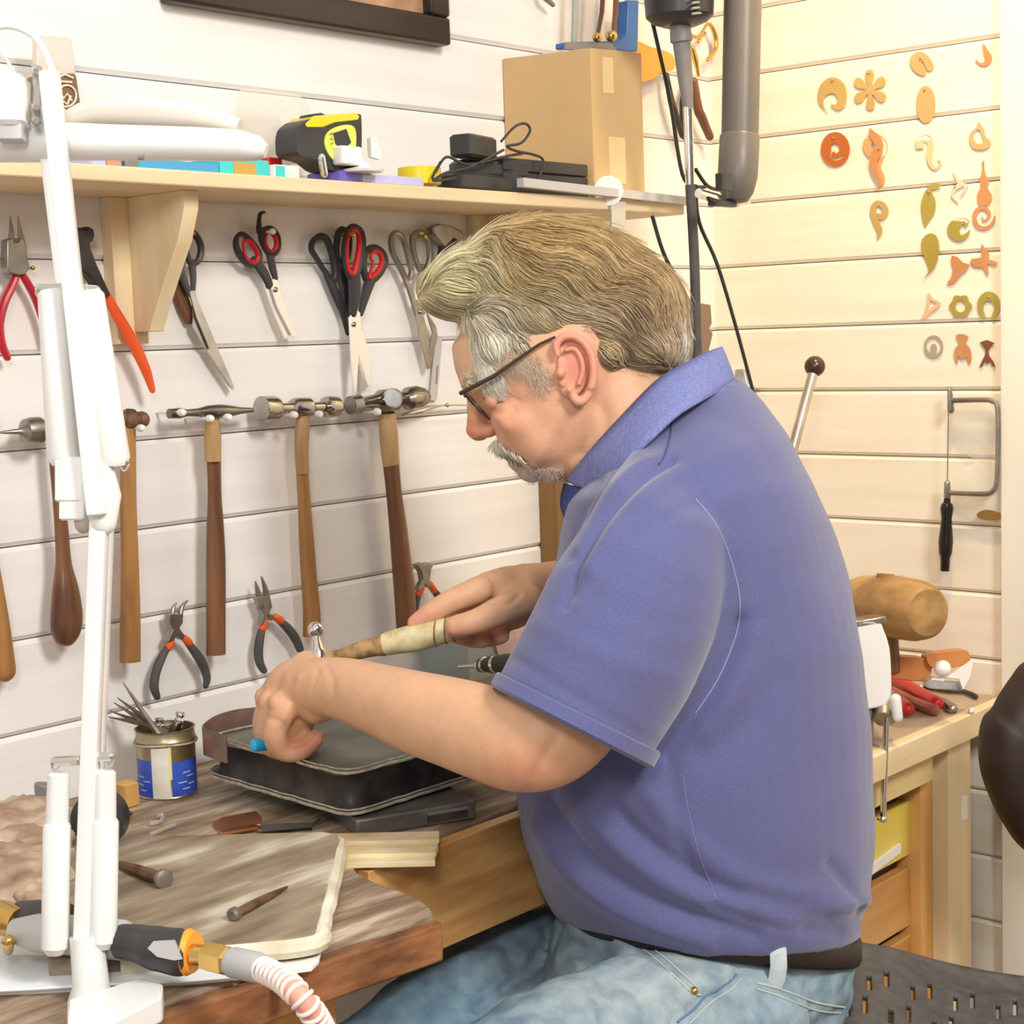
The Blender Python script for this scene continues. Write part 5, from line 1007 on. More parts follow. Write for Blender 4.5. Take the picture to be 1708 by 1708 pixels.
# orange wood plane / brush block
t = thing('wooden_brush', hz(1550, 1140, RZ), 'reddish orange wooden block tool lying beside the mallet on the corner bench', 'tool')
OW = wood('red_brown_wood', (.46, .15, .04), (.62, .26, .08), 0, k=6, rough=.4)
def ob(pts, d0, nm, m, dd=.03): return fin(MB().plate([P(x, y, d0) for x, y in pts], FW*dd), nm, m, t, bevel=.002)
ob([(1478, 1094), (1545, 1098), (1556, 1112), (1550, 1138), (1520, 1136), (1478, 1130)], 2.20, 'block', OW, .05)
ob(cr([(1545, 1096), (1560, 1090), (1605, 1084), (1616, 1088), (1618, 1104), (1600, 1112), (1568, 1116), (1552, 1112)], 2, True), 2.19, 'tail', OW, .03)
t = thing('white_tag_bag', hz(1600, 1140, RZ), 'crinkled grey film packet with white paper tag beside the orange block', 'packet')
fin(MB().plate([P(x, y, 2.14) for x, y in ((1545, 1138), (1556, 1130), (1604, 1134), (1606, 1152), (1560, 1150), (1546, 1148))], FW*.02), 'film', mat('silver_film', (.42, .42, .42), (.66, .66, .64), rough=.25, metal=.4, scale=40), t, bevel=.003)
fin(MB().plate([P(x, y, 2.13) for x, y in ((1580, 1130), (1624, 1099), (1618, 1130), (1606, 1150), (1600, 1132))], FW*.004), 'paper_tag', WHITE2, t)
fin(MB().ball(P(1572, 1115, 2.15), .011), 'white_cap', WHITE2, t)
# red pliers on the corner bench
t = thing('red_pliers', hz(1530, 1175, RZ), 'pliers with bright red handles lying on the corner bench by the vice', 'pliers')
for q_ in ([(1470, 1120), (1500, 1140), (1530, 1158), (1562, 1176)], [(1470, 1150), (1495, 1168), (1515, 1186)]):
    fin(MB().tube([hz(x, y-3, RZ+.013) for x, y in cr(q_, 3)], [.010]*10 if len(q_) == 4 else [.009]*7, 12, round_=True), 'handle', REDP, t)
fin(MB().tube([hz(x, y, RZ+.008) for x, y in ((1480, 1150), (1520, 1170), (1558, 1184))], .008, 10, round_=True), 'third_grip', mat('dusky_red', (.40, .12, .09), rough=.4), t)
t = thing('steel_scriber', hz(1600, 1160, RZ), 'thin dark steel scriber lying near the front edge of the corner bench', 'scriber')
fin(MB().tube([hz(x, y, RZ+.005) for x, y in cr([(1545, 1146), (1580, 1152), (1610, 1154), (1628, 1162)], 3)], .0035, 8, round_=True), 'rod', BSTEEL, t)
fin(MB().ball(hz(1536, 1146, RZ+.006), .005), 'eye', STEEL, t)
t = thing('steel_wrench', hz(1575, 1172, RZ), 'small grey steel tool at the bench edge right of the red handles', 'tool')
fin(MB().tube([hz(x, y, RZ+.006) for x, y in ((1550, 1162), (1576, 1172), (1588, 1182))], [.004, .006, .008], 8, round_=True), 'shank', DSTEEL, t)
# lever with ball
a, b = P(1359, 611, 2.25), P(1322, 750, 2.22); d = (b-a).normalized(); LL = (a.z-RZ-.05)/(-d.z)
t = thing('lever_press', a+d*LL, 'steel machine lever with a dark ball knob rising behind the man\'s back', 'lever')
fin(MB().tube([a, a+d*.10, a+d*LL], [.0068, .0072, .008], 14), 'lever_rod', mat('worn_rod', (.55, .46, .38), (.72, .66, .58), rough=.25, metal=.9, scale=18), t)
fin(MB().ball(a, 17.5*2.25/F, n=22), 'ball_knob', mat('dark_bronze', (.06, .035, .025), (.12, .07, .04), rough=.22, metal=.4), t)
fin(MB().box(a+d*LL, (.035, .035, .048), bev=.004), 'pivot_block', GREYP, t)
t = thing('steel_clip', rw(1240, 640, .01), 'small bright steel fitting just behind the shirt collar', 'fitting')
fin(wplate([(1226, 616), (1240, 616), (1246, 640), (1256, 650), (1256, 662), (1236, 664), (1224, 645)], .012, .012, pl=R2), 'clip', STEEL, t, bevel=.001)
# ------------------------------------------------------------------ black seat behind the man, dark backrest at the right edge
import numpy as np
t = thing('workshop_chair', P(1560, 1760, 1.55), 'dark grey moulded plastic chair with slotted seat behind the man\'s hips', 'chair')
# back shell + slotted seat, built as a swept sheet whose slots are real openings
def seatpt(u, v):
    # u 0..1 left to right, v 0..1 from the raised back edge towards the viewer
    x = 1372+u*430; ytop = 1583+22*math.sin(u*3.0-.6)+max(0, u-.25)*58-max(0, u-.8)*150
    y = ytop+v*220; Z = 1.76-.30*v+.02*u
    if v < .22: y += 6*math.sin(v/.22*math.pi)
    return P(x, y, Z)
NU, NV = 60, 44; slots = set()
for r_i, j in enumerate(range(8, NV-9, 10)):
    for i in range(4+(r_i % 2)*5, NU-3, 10):
        for k_ in range(6): slots.add((i, j+k_))
        for k_ in range(5): slots.add((i-4, j+k_+3))
mb = MB(); idx = []
for j in range(NV+1): idx.append(mb.ring([seatpt(i/NU, j/NV) for i in range(NU+1)]))
for j in range(NV):
    for i in range(NU):
        if (i, j) not in slots: mb.f.append((idx[j][i], idx[j][i+1], idx[j+1][i+1], idx[j+1][i]))
so_ = fin(mb, 'slotted_seat', mat('dark_chair_plastic', (.055, .053, .056), (.085, .083, .086), rough=.42, scale=60, bump=.15), t, rec=False, auto=80)
md = so_.modifiers.new('s', 'SOLIDIFY'); md.thickness = .007; md.offset = -1
b_ = so_.modifiers.new('b', 'BEVEL'); b_.width = .0012; b_.segments = 1; b_.limit_method = 'ANGLE'
pc = seatpt(.45, .6); fin(MB().tube([pc-Z_*.03, pc-Z_*(pc.z-.05)], [.03, .03], 16), 'gas_post', BLACKP, t)
for k_ in range(5):
    a_ = k_*math.tau/5; q = Vector((pc.x, pc.y, .07)); fin(MB().tube([q, q+Vector((math.cos(a_)*.24, math.sin(a_)*.24, -.03))], [.022, .014], 10, round_=True), 'base_leg', BLACKP, t)
    fin(MB().ball(q+Vector((math.cos(a_)*.25, math.sin(a_)*.25, -.042)), .024), 'castor', BLACKP, t)
t = thing('padded_backrest', P(1700, 1400, 2.0), 'dark rounded padded backrest cut off by the right edge of the picture', 'backrest')
o_ = cr([(1708, 1104), (1690, 1124), (1668, 1156), (1655, 1180), (1640, 1196), (1632, 1232), (1634, 1280), (1648, 1324), (1672, 1372), (1706, 1416), (1760, 1440), (1830, 1400), (1860, 1250), (1830, 1120), (1760, 1085)], 4, True)
oo = [P(x, y, 2.02) for x, y in o_]; c_ = sum(oo, Vector())/len(oo); mb = MB(); R_ = []
for f_, dz in ((.2, -.040), (.5, -.036), (.8, -.027), (.94, -.014), (1, 0), (.94, .014), (.8, .024), (.4, .03)): R_.append(mb.ring([c_+(p-c_)*f_+FW*dz for p in oo]))
for i in range(len(R_)-1): mb.bridge(R_[i], R_[i+1])
mb.cap(R_[0], True); mb.cap(R_[-1])
fin(mb, 'cushion', mat('dark_brown_leather', (.022, .013, .010), (.035, .02, .015), rough=.45, scale=20), t, auto=60)
q = P(1770, 1400, 2.04); fin(MB().tube([q, Vector((q.x, q.y, .03))], .018, 12), 'support_post', BLACKP, t)
fin(MB().lathe(Vector((q.x, q.y, .03)), Vector((q.x, q.y, 0)), [(0, .03), (.3, .16), (1, .17)], 24), 'foot_disc', BLACKP, t)
# ------------------------------------------------------------------ the man
MAN = thing('person', Vector((1.25, .95, 0)), 'man with grey-brown hair and a blue polo shirt, seated at the bench hammering', 'person')
def loft(mb, st, n=28, e=2.0):
    """st: (cx, cy, Z, hx, hy, hd, sag) rings in survey space"""
    R = []
    for s_ in st:
        cx, cy_, Z, hx, hy, hd = s_[:6]; sag = s_[6] if len(s_) > 6 else 0; r = []
        for k in range(n):
            a = 2*math.pi*k/n; c, s = math.cos(a), math.sin(a)
            c2 = math.copysign(abs(c)**(2/e), c); s2 = math.copysign(abs(s)**(2/e), s)
            r.append(P(cx+hx*c2, cy_+hy*c2+sag*max(0, s), Z-hd*s2))
        R.append(mb.ring(r))
    for i in range(len(R)-1): mb.bridge(R[i], R[i+1])
    mb.cap(R[0], True); mb.cap(R[-1]); return mb
def limb(mb, pts, n=20, dk=1.0, sm=3, dmul=1.0):
    """pts (px,py,Z,r px): round tube in the room"""
    c = cr(pts, sm); q = [P(*p[:3]) for p in c]
    mb.tube(q, [p[3]*p[2]/F for p in c], n, round_=True, up=FW, flat=dmul); return mb
def pball(mb, x, y, Z, rx, ry, hd, rot=0, n=20):
    c = math.cos(math.radians(rot)); s = math.sin(math.radians(rot)); k = Z/F
    A = RT*c-UP*s; B = RT*s+UP*c            # rot clockwise in the picture
    mb.ball(P(x, y, Z), (rx*k, ry*k, hd), (A, B, FW), n); return mb
def remesh(mb, name, vox, smooth=4, fac=.5):
    me = bpy.data.meshes.new(name); me.from_pydata([tuple(v) for v in mb.v], [], mb.f); me.update()
    bm = bmesh.new(); bm.from_mesh(me); bmesh.ops.recalc_face_normals(bm, faces=bm.faces); bm.to_mesh(me); bm.free()
    o = bpy.data.objects.new('tmp', me); COL.objects.link(o)
    r = o.modifiers.new('r', 'REMESH'); r.mode = 'VOXEL'; r.voxel_size = vox
    s = o.modifiers.new('s', 'SMOOTH'); s.iterations = smooth; s.factor = fac
    bpy.context.view_layer.update(); dg = bpy.context.evaluated_depsgraph_get()
    m2 = bpy.data.meshes.new_from_object(o.evaluated_get(dg)); m2.name = name; bpy.data.objects.remove(o); bpy.data.meshes.remove(me); return m2
RTn, UPn, FWn, CAMn = [np.array(v) for v in (RT, UP, FW, CAM)]
def co_np(me): a = np.empty(len(me.vertices)*3); me.vertices.foreach_get('co', a); return a.reshape(-1, 3)
def no_np(me): a = np.empty(len(me.vertices)*3); me.vertices.foreach_get('normal', a); return a.reshape(-1, 3)
def project(co):
    d = co-CAMn; z = d@FWn; return np.stack([854+(d@RTn)/z*F, 854-(d@UPn)/z*F, z], 1)
def segdist(p, poly):
    best = np.full(len(p), 1e9); poly = cr(poly, 4)
    for a, b in zip(poly[:-1], poly[1:]):
        a = np.array(a[:2]); b = np.array(b[:2]); ab = b-a; tt = np.clip(((p-a)@ab)/max(1e-9, ab@ab), 0, 1); best = np.minimum(best, np.hypot(*(p-a-tt[:, None]*ab).T))
    return best
def folds(me, fl, side=True):
    co = co_np(me); no = no_np(me); pr = project(co); dsp = np.zeros(len(co)); near = np.clip(-(no@FWn)*2.5, 0, 1)
    for poly, w_, A in fl: dsp += A*np.exp(-(segdist(pr[:, :2], poly)/w_)**2)
    co += no*(dsp*near)[:, None]; me.vertices.foreach_set('co', co.ravel()); me.update()
def paint(me, base, spots, name='Col'):
    """spots: (x, y, rx, ry, colour, weight) soft colour patches"""
    pr = project(co_np(me)); c = np.tile(np.array(base, float), (len(pr), 1))
    for x, y, rx, ry, cl, wt in spots:
        a = np.clip(wt*np.exp(-(((pr[:, 0]-x)/rx)**2+((pr[:, 1]-y)/ry)**2)), 0, 1)[:, None]; c = c*(1-a)+np.array(cl)*a
    at = me.color_attributes.new(name, 'FLOAT_COLOR', 'POINT'); at.data.foreach_set('color', np.concatenate([c, np.ones((len(c), 1))], 1).ravel())
def mlink(me, name, m, parent=MAN, smooth=True, auto=80):
    o = link(name, me, m, parent, smooth, auto=auto); o['_wp'] = (0., 0., 0.); return o
HZ = 1.62
def hf(a, b): return (955-.87*a-.49*b, 615+.49*a-.87*b)
def hring(b, af, ab, hd, e=2.0):
    c = hf((af+ab)/2, b); f_ = hf(af, b); return (c[0], c[1], HZ, f_[0]-c[0], f_[1]-c[1], hd)
B = MB()
loft(B, [hring(*q) for q in ((165, 70, -70, .030), (150, 124, -118, .052), (132, 158, -140, .064), (100, 171, -158, .072), (66, 177, -168, .076), (44, 172, -172, .077), (18, 163, -168, .077), (-10, 162, -150, .075), (-33, 163, -120, .073), (-60, 160, -85, .070), (-86, 154, -58, .065), (-108, 152, -35, .059), (-124, 142, -8, .052), (-138, 120, 15, .040), (-146, 90, 40, .024))], 40, 2.15)
# brow, nose, cheeks, lips, chin
pball(B, 782, 640, HZ, 15, 14, .046, 25); pball(B, 800, 652, HZ-.03, 20, 10, .014, 20)
for x, y, rx, ry, hd in ((788, 666, 10, 15, .010), (790, 684, 12, 16, .0115), (793, 702, 15, 16, .0135), (795, 716, 19, 16, .016), (800, 723, 17, 13, .018)): pball(B, x, y, HZ, rx, ry, hd, -10)
pball(B, 815, 719, HZ-.012, 13, 12, .009); pball(B, 815, 719, HZ+.012, 13, 12, .009)
pball(B, 868, 706, HZ-.036, 52, 40, .030, 20); pball(B, 905, 736, HZ-.030, 52, 48, .034, 0); pball(B, 862, 705, HZ+.042, 46, 34, .026)
pball(B, 836, 750, HZ, 16, 13, .028, 35); pball(B, 853, 765, HZ, 11, 8, .021, 35); pball(B, 859, 777, HZ, 12, 8, .021, 30)
pball(B, 884, 786, HZ, 24, 19, .028, 20); pball(B, 925, 776, HZ-.004, 40, 30, .040); pball(B, 955, 765, HZ, 40, 42, .050)
pball(B, 828, 666, HZ-.036, 18, 14, .014, 20)           # lids
pball(B, 858, 735, HZ-.030, 30, 26, .022, 30)
# neck
loft(B, [(1010, 600, HZ, -75, 60, .060), (1025, 660, HZ, -88, 55, .064), (1045, 720, HZ, -95, 62, .067), (1075, 780, HZ, -105, 72, .072), (1110, 850, HZ, -115, 60, .09)], 28)
# trunk core under the shirt
loft(B, [(1125, 820, HZ, 110, 0, .12), (1150, 950, HZ, 130, 0, .14), (1150, 1150, HZ, 130, 0, .13)], 20)
# near arm
limb(B, [(1125, 860, 1.60, 80), (1110, 900, 1.50, 80), (1050, 1050, 1.43, 76), (985, 1145, 1.40, 86), (930, 1210, 1.385, 93), (878, 1236, 1.380, 88), (820, 1226, 1.40, 81), (760, 1207, 1.43, 76), (700, 1190, 1.46, 70), (640, 1170, 1.50, 61), (585, 1152, 1.54, 54), (545, 1146, 1.565, 50), (512, 1148, 1.59, 50)], 26, dmul=.9)
# near hand: back of the hand, then four fingers and a thumb
limb(B, [(520, 1140, 1.59, 50), (492, 1152, 1.605, 52), (474, 1178, 1.615, 47)], 22, dmul=.75)
pball(B, 530, 1172, 1.585, 38, 36, .026); pball(B, 486, 1196, 1.615, 42, 40, .032); pball(B, 508, 1098, 1.60, 20, 13, .014, -15)
def finger(pts): limb(B, pts, 14, sm=4)
finger([(476, 1182, 1.575, 22), (458, 1222, 1.578, 20), (470, 1250, 1.592, 19), (500, 1252, 1.596, 18.5), (526, 1232, 1.594, 16)])
finger([(458, 1176, 1.592, 22), (444, 1216, 1.600, 20), (456, 1246, 1.612, 19), (492, 1250, 1.620, 18), (512, 1236, 1.622, 16)])
finger([(452, 1168, 1.612, 21), (440, 1208, 1.622, 20), (452, 1240, 1.636, 18.5), (486, 1243, 1.645, 17)])
finger([(456, 1160, 1.632, 20), (446, 1198, 1.646, 18), (450, 1230, 1.658, 17), (476, 1240, 1.665, 15)])
finger([(515, 1168, 1.625, 24), (508, 1205, 1.650, 20), (488, 1232, 1.660, 17)])
for x, y, Z in ((462, 1172, 1.578), (446, 1170, 1.595), (440, 1163, 1.612)): pball(B, x, y, Z, 16, 18, .012)
# far arm and hand
limb(B, [(1110, 880, 1.75, 80), (1125, 960, 1.83, 66), (1080, 1010, 1.84, 55), (1000, 985, 1.80, 45), (940, 970, 1.775, 36), (905, 971, 1.755, 33), (875, 976, 1.74, 37)], 22)
limb(B, [(890, 974, 1.745, 34), (850, 985, 1.73, 42), (815, 988, 1.715, 36), (790, 990, 1.705, 27)], 22, dmul=.62)
pball(B, 850, 1010, 1.722, 48, 42, .022, -10); pball(B, 872, 1002, 1.705, 36, 26, .020, -25)
finger([(800, 984, 1.700, 24), (758, 1000, 1.692, 21), (722, 1020, 1.688, 18.5), (692, 1039, 1.688, 14)])
finger([(872, 1002, 1.700, 27), (832, 1020, 1.672, 25), (796, 1036, 1.652, 22), (760, 1045, 1.650, 19.5)])
finger([(800, 996, 1.730, 20), (760, 1022, 1.738, 19), (752, 1050, 1.725, 18), (775, 1062, 1.700, 16)])
finger([(820, 1008, 1.742, 20), (785, 1040, 1.746, 18), (780, 1062, 1.730, 17), (806, 1066, 1.704, 16)])
finger([(845, 1022, 1.750, 18), (815, 1050, 1.748, 17), (812, 1064, 1.732, 16), (836, 1060, 1.712, 15)])
for x, y, Z in ((797, 975, 1.695), (782, 985, 1.72), (800, 998, 1.745)): pball(B, x, y, Z, 15, 13, .010)
body = remesh(B, 'body', .0026, 5, .5)
def soften(me, regs, it=14):
    pr = project(co_np(me)); bm = bmesh.new(); bm.from_mesh(me); bm.verts.ensure_lookup_table()
    for x, y, rx, ry in regs:
        sel = [bm.verts[i] for i in np.nonzero(((pr[:, 0]-x)/rx)**2+((pr[:, 1]-y)/ry)**2 < 1)[0]]
        for _ in range(it): bmesh.ops.smooth_vert(bm, verts=sel, factor=.5, use_axis_x=True, use_axis_y=True, use_axis_z=True)
    bm.to_mesh(me); bm.free()
soften(body, [(885, 715, 62, 62), (870, 720, 40, 50), (920, 740, 50, 45), (880, 1240, 130, 110)])
folds(body, [([(802, 736), (822, 733), (826, 722)], 4, -.0022), ([(826, 708), (838, 728), (850, 748)], 6, -.0022), ([(842, 682), (835, 700), (842, 712)], 10, .0012), ([(846, 764), (870, 772)], 4, -.003), ([(868, 785), (878, 776)], 5, -.001),
    ([(452, 1200), (470, 1205), (478, 1222)], 5, -.0015), ([(500, 1130), (485, 1170), (470, 1205)], 5, .0015), ([(530, 1120), (520, 1150)], 4, -.001), ([(488, 1246), (512, 1236), (528, 1216), (538, 1206)], 4, -.002), ([(545, 1110), (556, 1140), (552, 1180)], 5, -.001),
    ([(930, 1230), (890, 1290), (880, 1320)], 10, -.002), ([(985, 660), (1010, 700), (1000, 760)], 14, -.003), ([(940, 690), (900, 760), (890, 790)], 10, .0015), ([(815, 682), (838, 690), (858, 684)], 5, -.0015), ([(848, 660), (864, 668)], 4, -.0012),
    ([(818, 1002), (850, 1006), (866, 990)], 5, -.0025), ([(760, 1034), (745, 1050)], 3, -.001)])
SK = (.71, .425, .26)
paint(body, SK, [(850, 700, 60, 60, (.72, .33, .21), .75), (905, 640, 60, 50, (.72, .40, .26), .5), (785, 718, 22, 22, (.72, .25, .17), .8), (960, 620, 45, 65, (.72, .30, .20), .7), (882, 786, 32, 26, (.60, .42, .34), .8), (856, 770, 12, 9, (.50, .15, .11), 1.0), (880, 1290, 90, 50, (.70, .30, .19), .6),
    (515, 1246, 30, 20, (.74, .27, .20), .9), (462, 1180, 40, 60, (.72, .36, .24), .4), (700, 1030, 40, 25, (.76, .34, .24), .6), (790, 1058, 60, 14, (.74, .30, .22), .7), (950, 740, 60, 50, (.68, .33, .21), .5), (762, 590, 30, 50, (.78, .50, .34), .6), (640, 1130, 180, 40, (.76, .46, .28), .6)])
skm = mat('skin', (.92, .90, .88), (1, 1, 1), rough=.5, scale=55, bump=.10, bscale=260, sub=.12, attr='Col', spec=.35)
body_o = mlink(body, 'body', skm); bvh_body = BVHTree.FromPolygons([tuple(v.co) for v in body.vertices], [tuple(p.vertices) for p in body.polygons])
def hit(bvh, x, y): 
    d = ray(x, y).normalized(); h = bvh.ray_cast(CAM, d); return h[0], h[1]
# ear
E_ = MB(); ez = HZ-.078
pball(E_, 958, 614, ez+.003, 28, 52, .0055, 12)
ec = [(930, 592, 5), (928, 576, 6.5), (938, 563, 7), (956, 561, 7), (974, 572, 7), (986, 592, 7), (990, 616, 7), (988, 640, 7), (980, 660, 8), (968, 670, 9), (958, 664, 8), (950, 650, 6)]
c_ = cr(ec, 4); E_.tube([P(p[0], p[1], ez-.006+(.003 if p[1] > 650 else 0)) for p in c_], [p[2]*ez/F for p in c_], 12, round_=True)
E_.tube([P(x, y, ez-.004) for x, y in cr([(944, 584), (958, 582), (968, 596), (972, 618), (966, 640)], 3)], 4.5*ez/F, 10, round_=True)
pball(E_, 935, 622, ez-.004, 8, 11, .006); E_.tube([P(x, y, ez) for x, y in ((934, 600), (938, 640))], 6*ez/F, 8, round_=True)
ear = remesh(E_, 'ear', .0013, 3, .5); paint(ear, (.72, .36, .24), [(958, 612, 18, 24, (.62, .20, .14), .8), (986, 610, 14, 50, (.74, .26, .18), .6), (940, 565, 20, 12, (.76, .26, .18), .7)]); mlink(ear, 'ear', skm, body_o)
# eye, lids
ev, en = hit(bvh_body, 826, 664)
fin(MB().ball(P(824, 667, depth(ev)+.0080), .0088, n=22), 'eyelid', mat('eyelid_skin', (.70, .36, .25), rough=.5), body_o)
fin(MB().tube([hit(bvh_body, x, y)[0]-FW*.0006 for x, y in ((806, 664), (814, 670), (826, 673), (838, 670))], .0009, 6), 'eyelashes', mat('lash', (.20, .12, .08), rough=.7), body_o)
# ---- hair
hs = MB()
pball(hs, 938, 482, HZ, 178, 116, .089, 10, 28); pball(hs, 1035, 528, HZ, 112, 108, .086, 20, 26); pball(hs, 768, 474, HZ, 64, 52, .066, -35, 22); pball(hs, 722, 490, HZ, 22, 34, .040, -20, 16)
pball(hs, 828, 545, HZ, 54, 56, .078, 30, 22); pball(hs, 1068, 588, HZ, 80, 46, .074, -12, 22); pball(hs, 900, 545, HZ, 90, 50, .082, 0, 22); pball(hs, 826, 588, HZ-.002, 42, 52, .073, -20, 20); pball(hs, 872, 590, HZ, 40, 34, .078, 20, 20); pball(hs, 1010, 600, HZ, 40, 40, .080, 0)
hair = remesh(hs, 'hair_shell', .004, 10, .5)
HB = BVHTree.FromPolygons([tuple(v.co) for v in hair.vertices], [tuple(p.vertices) for p in hair.polygons])
def hcol(x, y):
    """own colour of the hair: brown crown, white temple and nape edge, yellow-grey fringe"""
    g = lambda cx, cy_, rx, ry: math.exp(-(((x-cx)/rx)**2+((y-cy_)/ry)**2))
    c = Vector((.50, .345, .165))
    for cx, cy_, rx, ry, cl, wt in ((740, 470, 70, 90, (.84, .76, .47), .95), (815, 580, 60, 72, (.97, .93, .80), 1.0), (900, 480, 70, 60, (.50, .38, .20), .6), (1140, 560, 36, 60, (.94, .89, .80), .95), (935, 520, 60, 50, (.78, .68, .48), .7), (1060, 450, 90, 60, (.38, .25, .13), .6), (1040, 605, 80, 34, (.66, .55, .40), .7), (930, 375, 140, 28, (.50, .32, .13), .7), (1030, 520, 60, 50, (.40, .28, .18), .7), (1090, 560, 40, 40, (.70, .60, .45), .6)):
        c = c.lerp(Vector(cl), min(1, wt*g(cx, cy_, rx, ry)))
    return c
pr = project(co_np(hair)); ca = np.array([tuple(hcol(a, b)*.72) for a, b, _ in pr])
at = hair.color_attributes.new('Col', 'FLOAT_COLOR', 'POINT'); at.data.foreach_set('color', np.concatenate([ca, np.ones((len(ca), 1))], 1).ravel())
hm = mat('hair_strands', (.80, .80, .80), (1, 1, 1), rough=.5, scale=30, attr='Col', spec=.3)
mlink(hair, 'hair_base', hm)
def flow(x, y):
    # direction of combing, in the picture plane
    pts = ((712, 500, .8, -.15), (735, 445, .75, -.6), (775, 400, .8, -.5), (780, 460, .95, -.05), (830, 400, .85, .45), (790, 515, .8, .5), (860, 450, .65, .8), (880, 380, .85, .5), (960, 400, .9, .45), (1050, 420, .85, .55), (1110, 480, .55, .85), (840, 560, .75, .5), (920, 500, .95, .15), (1000, 480, .85, .5), (960, 560, .95, -.05), (1050, 560, .8, .55), (1130, 570, .2, 1.0), (1060, 620, .9, .3), (830, 600, .2, 1), (780, 560, .1, 1), (1020, 610, .7, .7))
    sx = sy = 0
    for a, b, c, d in pts:
        w_ = 1/(((x-a)**2+(y-b)**2)+500)**1.4; sx += c*w_; sy += d*w_
    an = math.atan2(sy, sx)+.27*math.sin((x*.8+y*.9)/23+1.5*noise.noise(Vector((x/70, y/70, 0))))+.5*noise.noise(Vector((x/45, y/45, 2)))
    return math.cos(an), math.sin(an)
random.seed(11)
vs = []; fs = []; cs = []; polys = hair.polygons; areas = np.array([p.area for p in polys]); cum_ = np.cumsum(areas)/areas.sum()
hv = co_np(hair); NS = 24000
pick = np.searchsorted(cum_, np.random.default_rng(3).random(NS))
for si in range(NS):
    p = Vector(polys[int(pick[si])].center); q = project(np.array([p]))[0]
    far = depth(p) > HZ+.02
    if far and random.random() < .5: continue
    nrm_ = Vector(polys[int(pick[si])].normal); nseg = random.randint(6, 11); step = random.uniform(.0045, .0075); lift = random.uniform(-.001, .0035); r_ = random.uniform(.0003, .0006)
    tint = random.uniform(.7, 1.25)*(1+.55*noise.noise(Vector((q[0]/26+q[1]/60, q[1]/14, .5)))); base = hcol(q[0], q[1])*tint; jx = random.uniform(-.10, .10); pts_ = []
    wild = random.random() < .04
    for k in range(nseg+1):
        pts_.append(p+nrm_*(lift+(.006*(k/nseg)**2 if wild else 0)))
        q = project(np.array([p]))[0] if False else None
        d_ = p-CAM; zz = d_.dot(FW); x_, y_ = 854+d_.dot(RT)/zz*F, 854-d_.dot(UP)/zz*F
        fx, fy_ = flow(x_, y_); an = jx; fx, fy_ = fx*math.cos(an)-fy_*math.sin(an), fx*math.sin(an)+fy_*math.cos(an)
        dv = RT*fx-UP*fy_; dv = dv-nrm_*dv.dot(nrm_)
        if dv.length < .05: break
        np_ = p+dv.normalized()*step; hh = HB.find_nearest(np_)
        if hh[0] is None: break
        if (hh[0]-np_).length > .004:
            if not wild or k > nseg-3: break
            p = np_
        else: p = hh[0]; nrm_ = hh[1] if hh[1].dot(nrm_) > 0 else -hh[1]
    m = len(pts_)
    if m < 3: continue
    i0 = len(vs)
    for k, pp in enumerate(pts_):
        tdir = (pts_[min(k+1, m-1)]-pts_[max(k-1, 0)]).normalized(); a_ = tdir.orthogonal().normalized(); a_ = (nrm_-tdir*nrm_.dot(tdir)); a_ = a_.normalized() if a_.length > 1e-4 else tdir.orthogonal().normalized()
        b_ = tdir.cross(a_); rr = r_*(1-(abs(k/(m-1)-.45)*1.5)**3*.9 if m > 1 else 1); rr = max(rr, .0001)
        for cc in ((1, 0), (-.5, .87), (-.5, -.87)): vs.append(tuple(pp+(a_*cc[0]+b_*cc[1])*rr)); cs += [base.x, base.y, base.z, 1]
    for k in range(m-1):
        for c in range(3): a_ = i0+k*3+c; b_ = i0+k*3+(c+1) % 3; fs.append((a_, b_, b_+3, a_+3))
me = bpy.data.meshes.new('hair'); me.from_pydata(vs, [], fs); at = me.color_attributes.new('Col', 'FLOAT_COLOR', 'POINT'); at.data.foreach_set('color', np.array(cs, dtype=np.float32))
me.polygons.foreach_set('use_smooth', [True]*len(me.polygons)); me.materials.append(hm)
o = bpy.data.objects.new('hair', me); COL.objects.link(o); o.parent = MAN; o.matrix_parent_inverse = Matrix.Translation(-Vector(MAN.location)); tag(o, kind='stuff')
